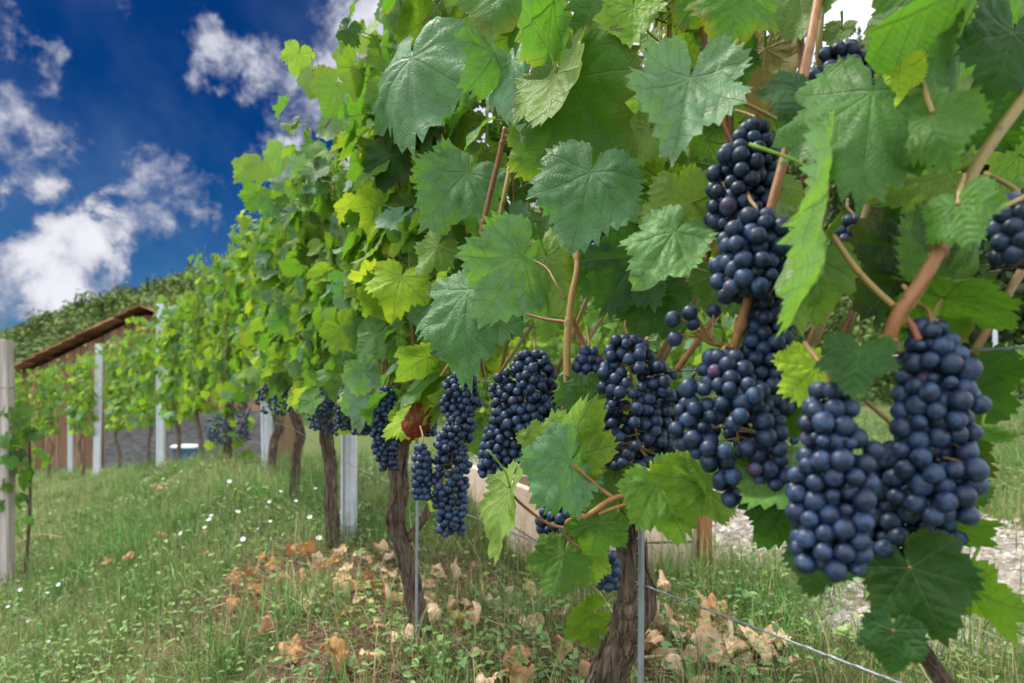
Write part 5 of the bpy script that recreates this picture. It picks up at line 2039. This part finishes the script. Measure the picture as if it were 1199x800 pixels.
def build_litter():
    rg = np.random.default_rng(24)
    a = Acc()
    for c, r in zip(LIT, LIT_R):
        for k in range(int(650 * r / .4)):
            x, y = c[0] + rg.normal(0, r * .55), c[1] + rg.normal(0, r * .55)
            if in_bed(np.array([x]), np.array([y]))[0]:
                continue
            z = float(gz(x, y)) + rg.uniform(.0, .02)
            an = rg.uniform(0, 6.28)
            L = rg.uniform(.02, .12)
            dv = np.array([math.cos(an), math.sin(an), rg.normal(0, .12)])
            sd_ = np.array([-math.sin(an), math.cos(an), 0])
            p = np.array([x, y, z])
            tube(a, smooth_path([p, p + dv * L * .5 + sd_ * rg.normal(0, .1) * L, p + dv * L], 5), [rg.uniform(.0006, .0018), .0006], 4, (rg.uniform(0, 1), rg.uniform(.3, .7), 0, 0), cap=False)
    tag(a.obj('twig_litter', M_TWIG), 'fine dead twigs and stalks strewn under the vines', 'litter', kind='stuff')


build_litter()

DRY_PX = [(320, 672, 'o'), (345, 657, 'o'), (308, 664, 'o'), (300, 722, 'o'), (276, 712, 'o'), (402, 687, 't'), (432, 690, 'o'), (441, 703, 'o'), (462, 726, 't'), (424, 716, 't'), (505, 702, 't'), (500, 718, 't'),
          (536, 692, 't'), (620, 745, 't'), (666, 776, 'o'), (456, 664, 't'), (446, 652, 'o'), (392, 795, 'o'), (432, 786, 't'), (470, 760, 't'), (512, 735, 't'), (770, 770, 't'), (798, 758, 't'), (828, 770, 't'),
          (850, 764, 't'), (896, 782, 't'), (782, 792, 't'), (820, 792, 't'), (862, 786, 't'), (760, 722, 't'), (778, 704, 't'), (812, 746, 'o'), (852, 742, 'o'), (876, 768, 't'), (720, 780, 't'), (126, 668, 'o'),
          (190, 575, 't'), (640, 700, 't'), (560, 676, 't'), (580, 720, 't'), (540, 742, 'o'), (355, 690, 'o'), (372, 662, 't'), (332, 690, 'o'), (480, 690, 'o'), (418, 668, 't'), (610, 790, 'o'), (560, 790, 't'),
          (920, 770, 't'), (745, 760, 't'), (840, 752, 't'), (805, 782, 't'), (768, 742, 't'), (700, 745, 'o'), (394, 664, 't'), (290, 690, 'o'), (240, 655, 'o'), (655, 735, 't'), (455, 690, 't'), (600, 705, 't')]


def build_dry():
    rg = np.random.default_rng(25)
    metas = {'t': 'curled pale tan dead vine leaf among the litter', 'o': 'curled orange brown dead vine leaf among the litter'}
    grp = {'t': 'pale tan fallen leaves', 'o': 'orange brown fallen leaves'}
    lst = [(x, y, k) for x, y, k in DRY_PX]
    for _ in range(70):
        x, y, k = DRY_PX[rg.integers(len(DRY_PX))]
        lst.append((x + rg.normal(0, 26), y + rg.normal(0, 14), k))
    for px, py, k in lst:
        q = ground_at(px, min(py, 835))
        if in_bed(np.array([q[0]]), np.array([q[1]]))[0]:
            continue
        a = Acc()
        an = rg.uniform(0, 6.28)
        u = np.array([math.cos(an), math.sin(an), rg.normal(0, .2)])
        n = nrm(np.array([rg.normal(0, .35) - .05, rg.normal(0, .35) - .25, 1]))
        if rg.random() < .3:
            n = -n
        L = rg.uniform(.030, .060)
        t = (rg.uniform(.1, 1), rg.uniform(.35, .75), rg.uniform(.0, .15), 0) if k == 't' else (rg.uniform(0, .6), rg.uniform(.35, .65), rg.uniform(.45, 1), 0)
        pos = q + ZA * rg.uniform(.024, .055)
        add_leaf(a, 5, pos, u, n, L, t, rg, 3.0, rg.uniform(.7, 1.0), fold=rg.uniform(-.7, .5), droop=rg.uniform(-.4, 1.3), curl=rg.uniform(-.3, 1.1))
        tube(a, smooth_path([pos, pos - nrm(u) * .02 + ZA * .003, pos - nrm(u) * .045], 5), .0011, 5, (.2, .4, .3, 0))
        tag(a.obj('fallen_leaf', M_DRY, origin=tuple(q)), metas[k], 'dead leaf', grp[k])


build_dry()

FLOWER_PX = [p for i, p in enumerate([(333, 585), (369, 582), (363, 623), (377, 629), (374, 642), (303, 637), (287, 644), (326, 630), (312, 627), (248, 610), (282, 609), (224, 670), (233, 630), (23, 703), (58, 704), (36, 722), (56, 767), (13, 722),
             (68, 693), (201, 566), (246, 618), (270, 575), (345, 600), (342, 578), (30, 735), (318, 600), (112, 612), (356, 705), (150, 590), (212, 640)]) if i % 4 != 3]


def build_flowers():
    rg = np.random.default_rng(26)
    for px, py in FLOWER_PX:
        q = ground_at(px, py + 8)
        r = empty('white_flower', tuple(q), 'small white bindweed flower open in the grass', 'flower', 'white flowers in the grass')
        h = rg.uniform(.05, .085)
        top = q + np.array([rg.normal(0, .008), rg.normal(0, .008), h])
        a = Acc()
        tube(a, smooth_path([q - ZA * .01, (q + top) / 2 + [.004, 0, 0], top], 6), .001, 5, (.7, .6, 0, 0))
        a.obj('flower_stalk', M_WEED, r)
        b = Acc()
        n = nrm(np.array([rg.normal(-.05, .3), -.55 + rg.normal(0, .25), .8]))
        e1 = nrm(np.cross(n, [0, 1, .3]))
        e2 = np.cross(n, e1)
        m = 20
        th = np.linspace(0, 2 * math.pi, m, endpoint=False)
        S = rg.uniform(.55, 1.0) * .0095 * (1 + .05 * q[1])
        V = [top]
        cols = [(.9, .5, 0, 0)]
        for rr, zz, w_ in ((.25, .35, 0), (.6, .75, .03), (1.0, .9, .10)):
            for t in th:
                k = rr * (1 + w_ * math.cos(5 * t))
                V.append(top + S * (e1 * k * math.cos(t) + e2 * k * math.sin(t) + n * zz * (1 + .08 * math.cos(5 * t))))
                cols.append((0, .5, 0, 0))
        T = [(0, 1 + j, 1 + (j + 1) % m) for j in range(m)]
        Q = [(1 + i * m + j, 1 + (i + 1) * m + j, 1 + (i + 1) * m + (j + 1) % m, 1 + i * m + (j + 1) % m) for i in range(2) for j in range(m)]
        b.add(V, Q, T, col=np.array(cols))
        b.obj('petals', M_FLOWER, r)


build_flowers()

# a bare pruned stick lying in the dry leaves at the front, and one in the left grass
def stick(pts, rad, label):
    a = Acc()
    w_ = [ground_at(x, y) + ZA * h for x, y, h in pts]
    tube(a, smooth_path(w_, 30), rad, 9, (.8, .6, 0, 0), .15, pts[0][0])
    tag(a.obj('dead_stick', M_TWIG, origin=tuple(w_[0])), label, 'stick')


stick([(742, 782, .02), (800, 786, .03), (860, 792, .02), (960, 798, .015)], [.004, .0038, .003], 'pale bare cane lying across the dry leaves by the thick trunk')
stick([(20, 640, .03), (45, 634, .05), (72, 634, .03)], [.006, .005], 'short pale stick lying in the grass near the wooden post')
stick([(232, 728, .02), (262, 720, .03), (280, 714, .02)], [.004, .003], 'short grey stick lying in the grass beside an orange leaf')
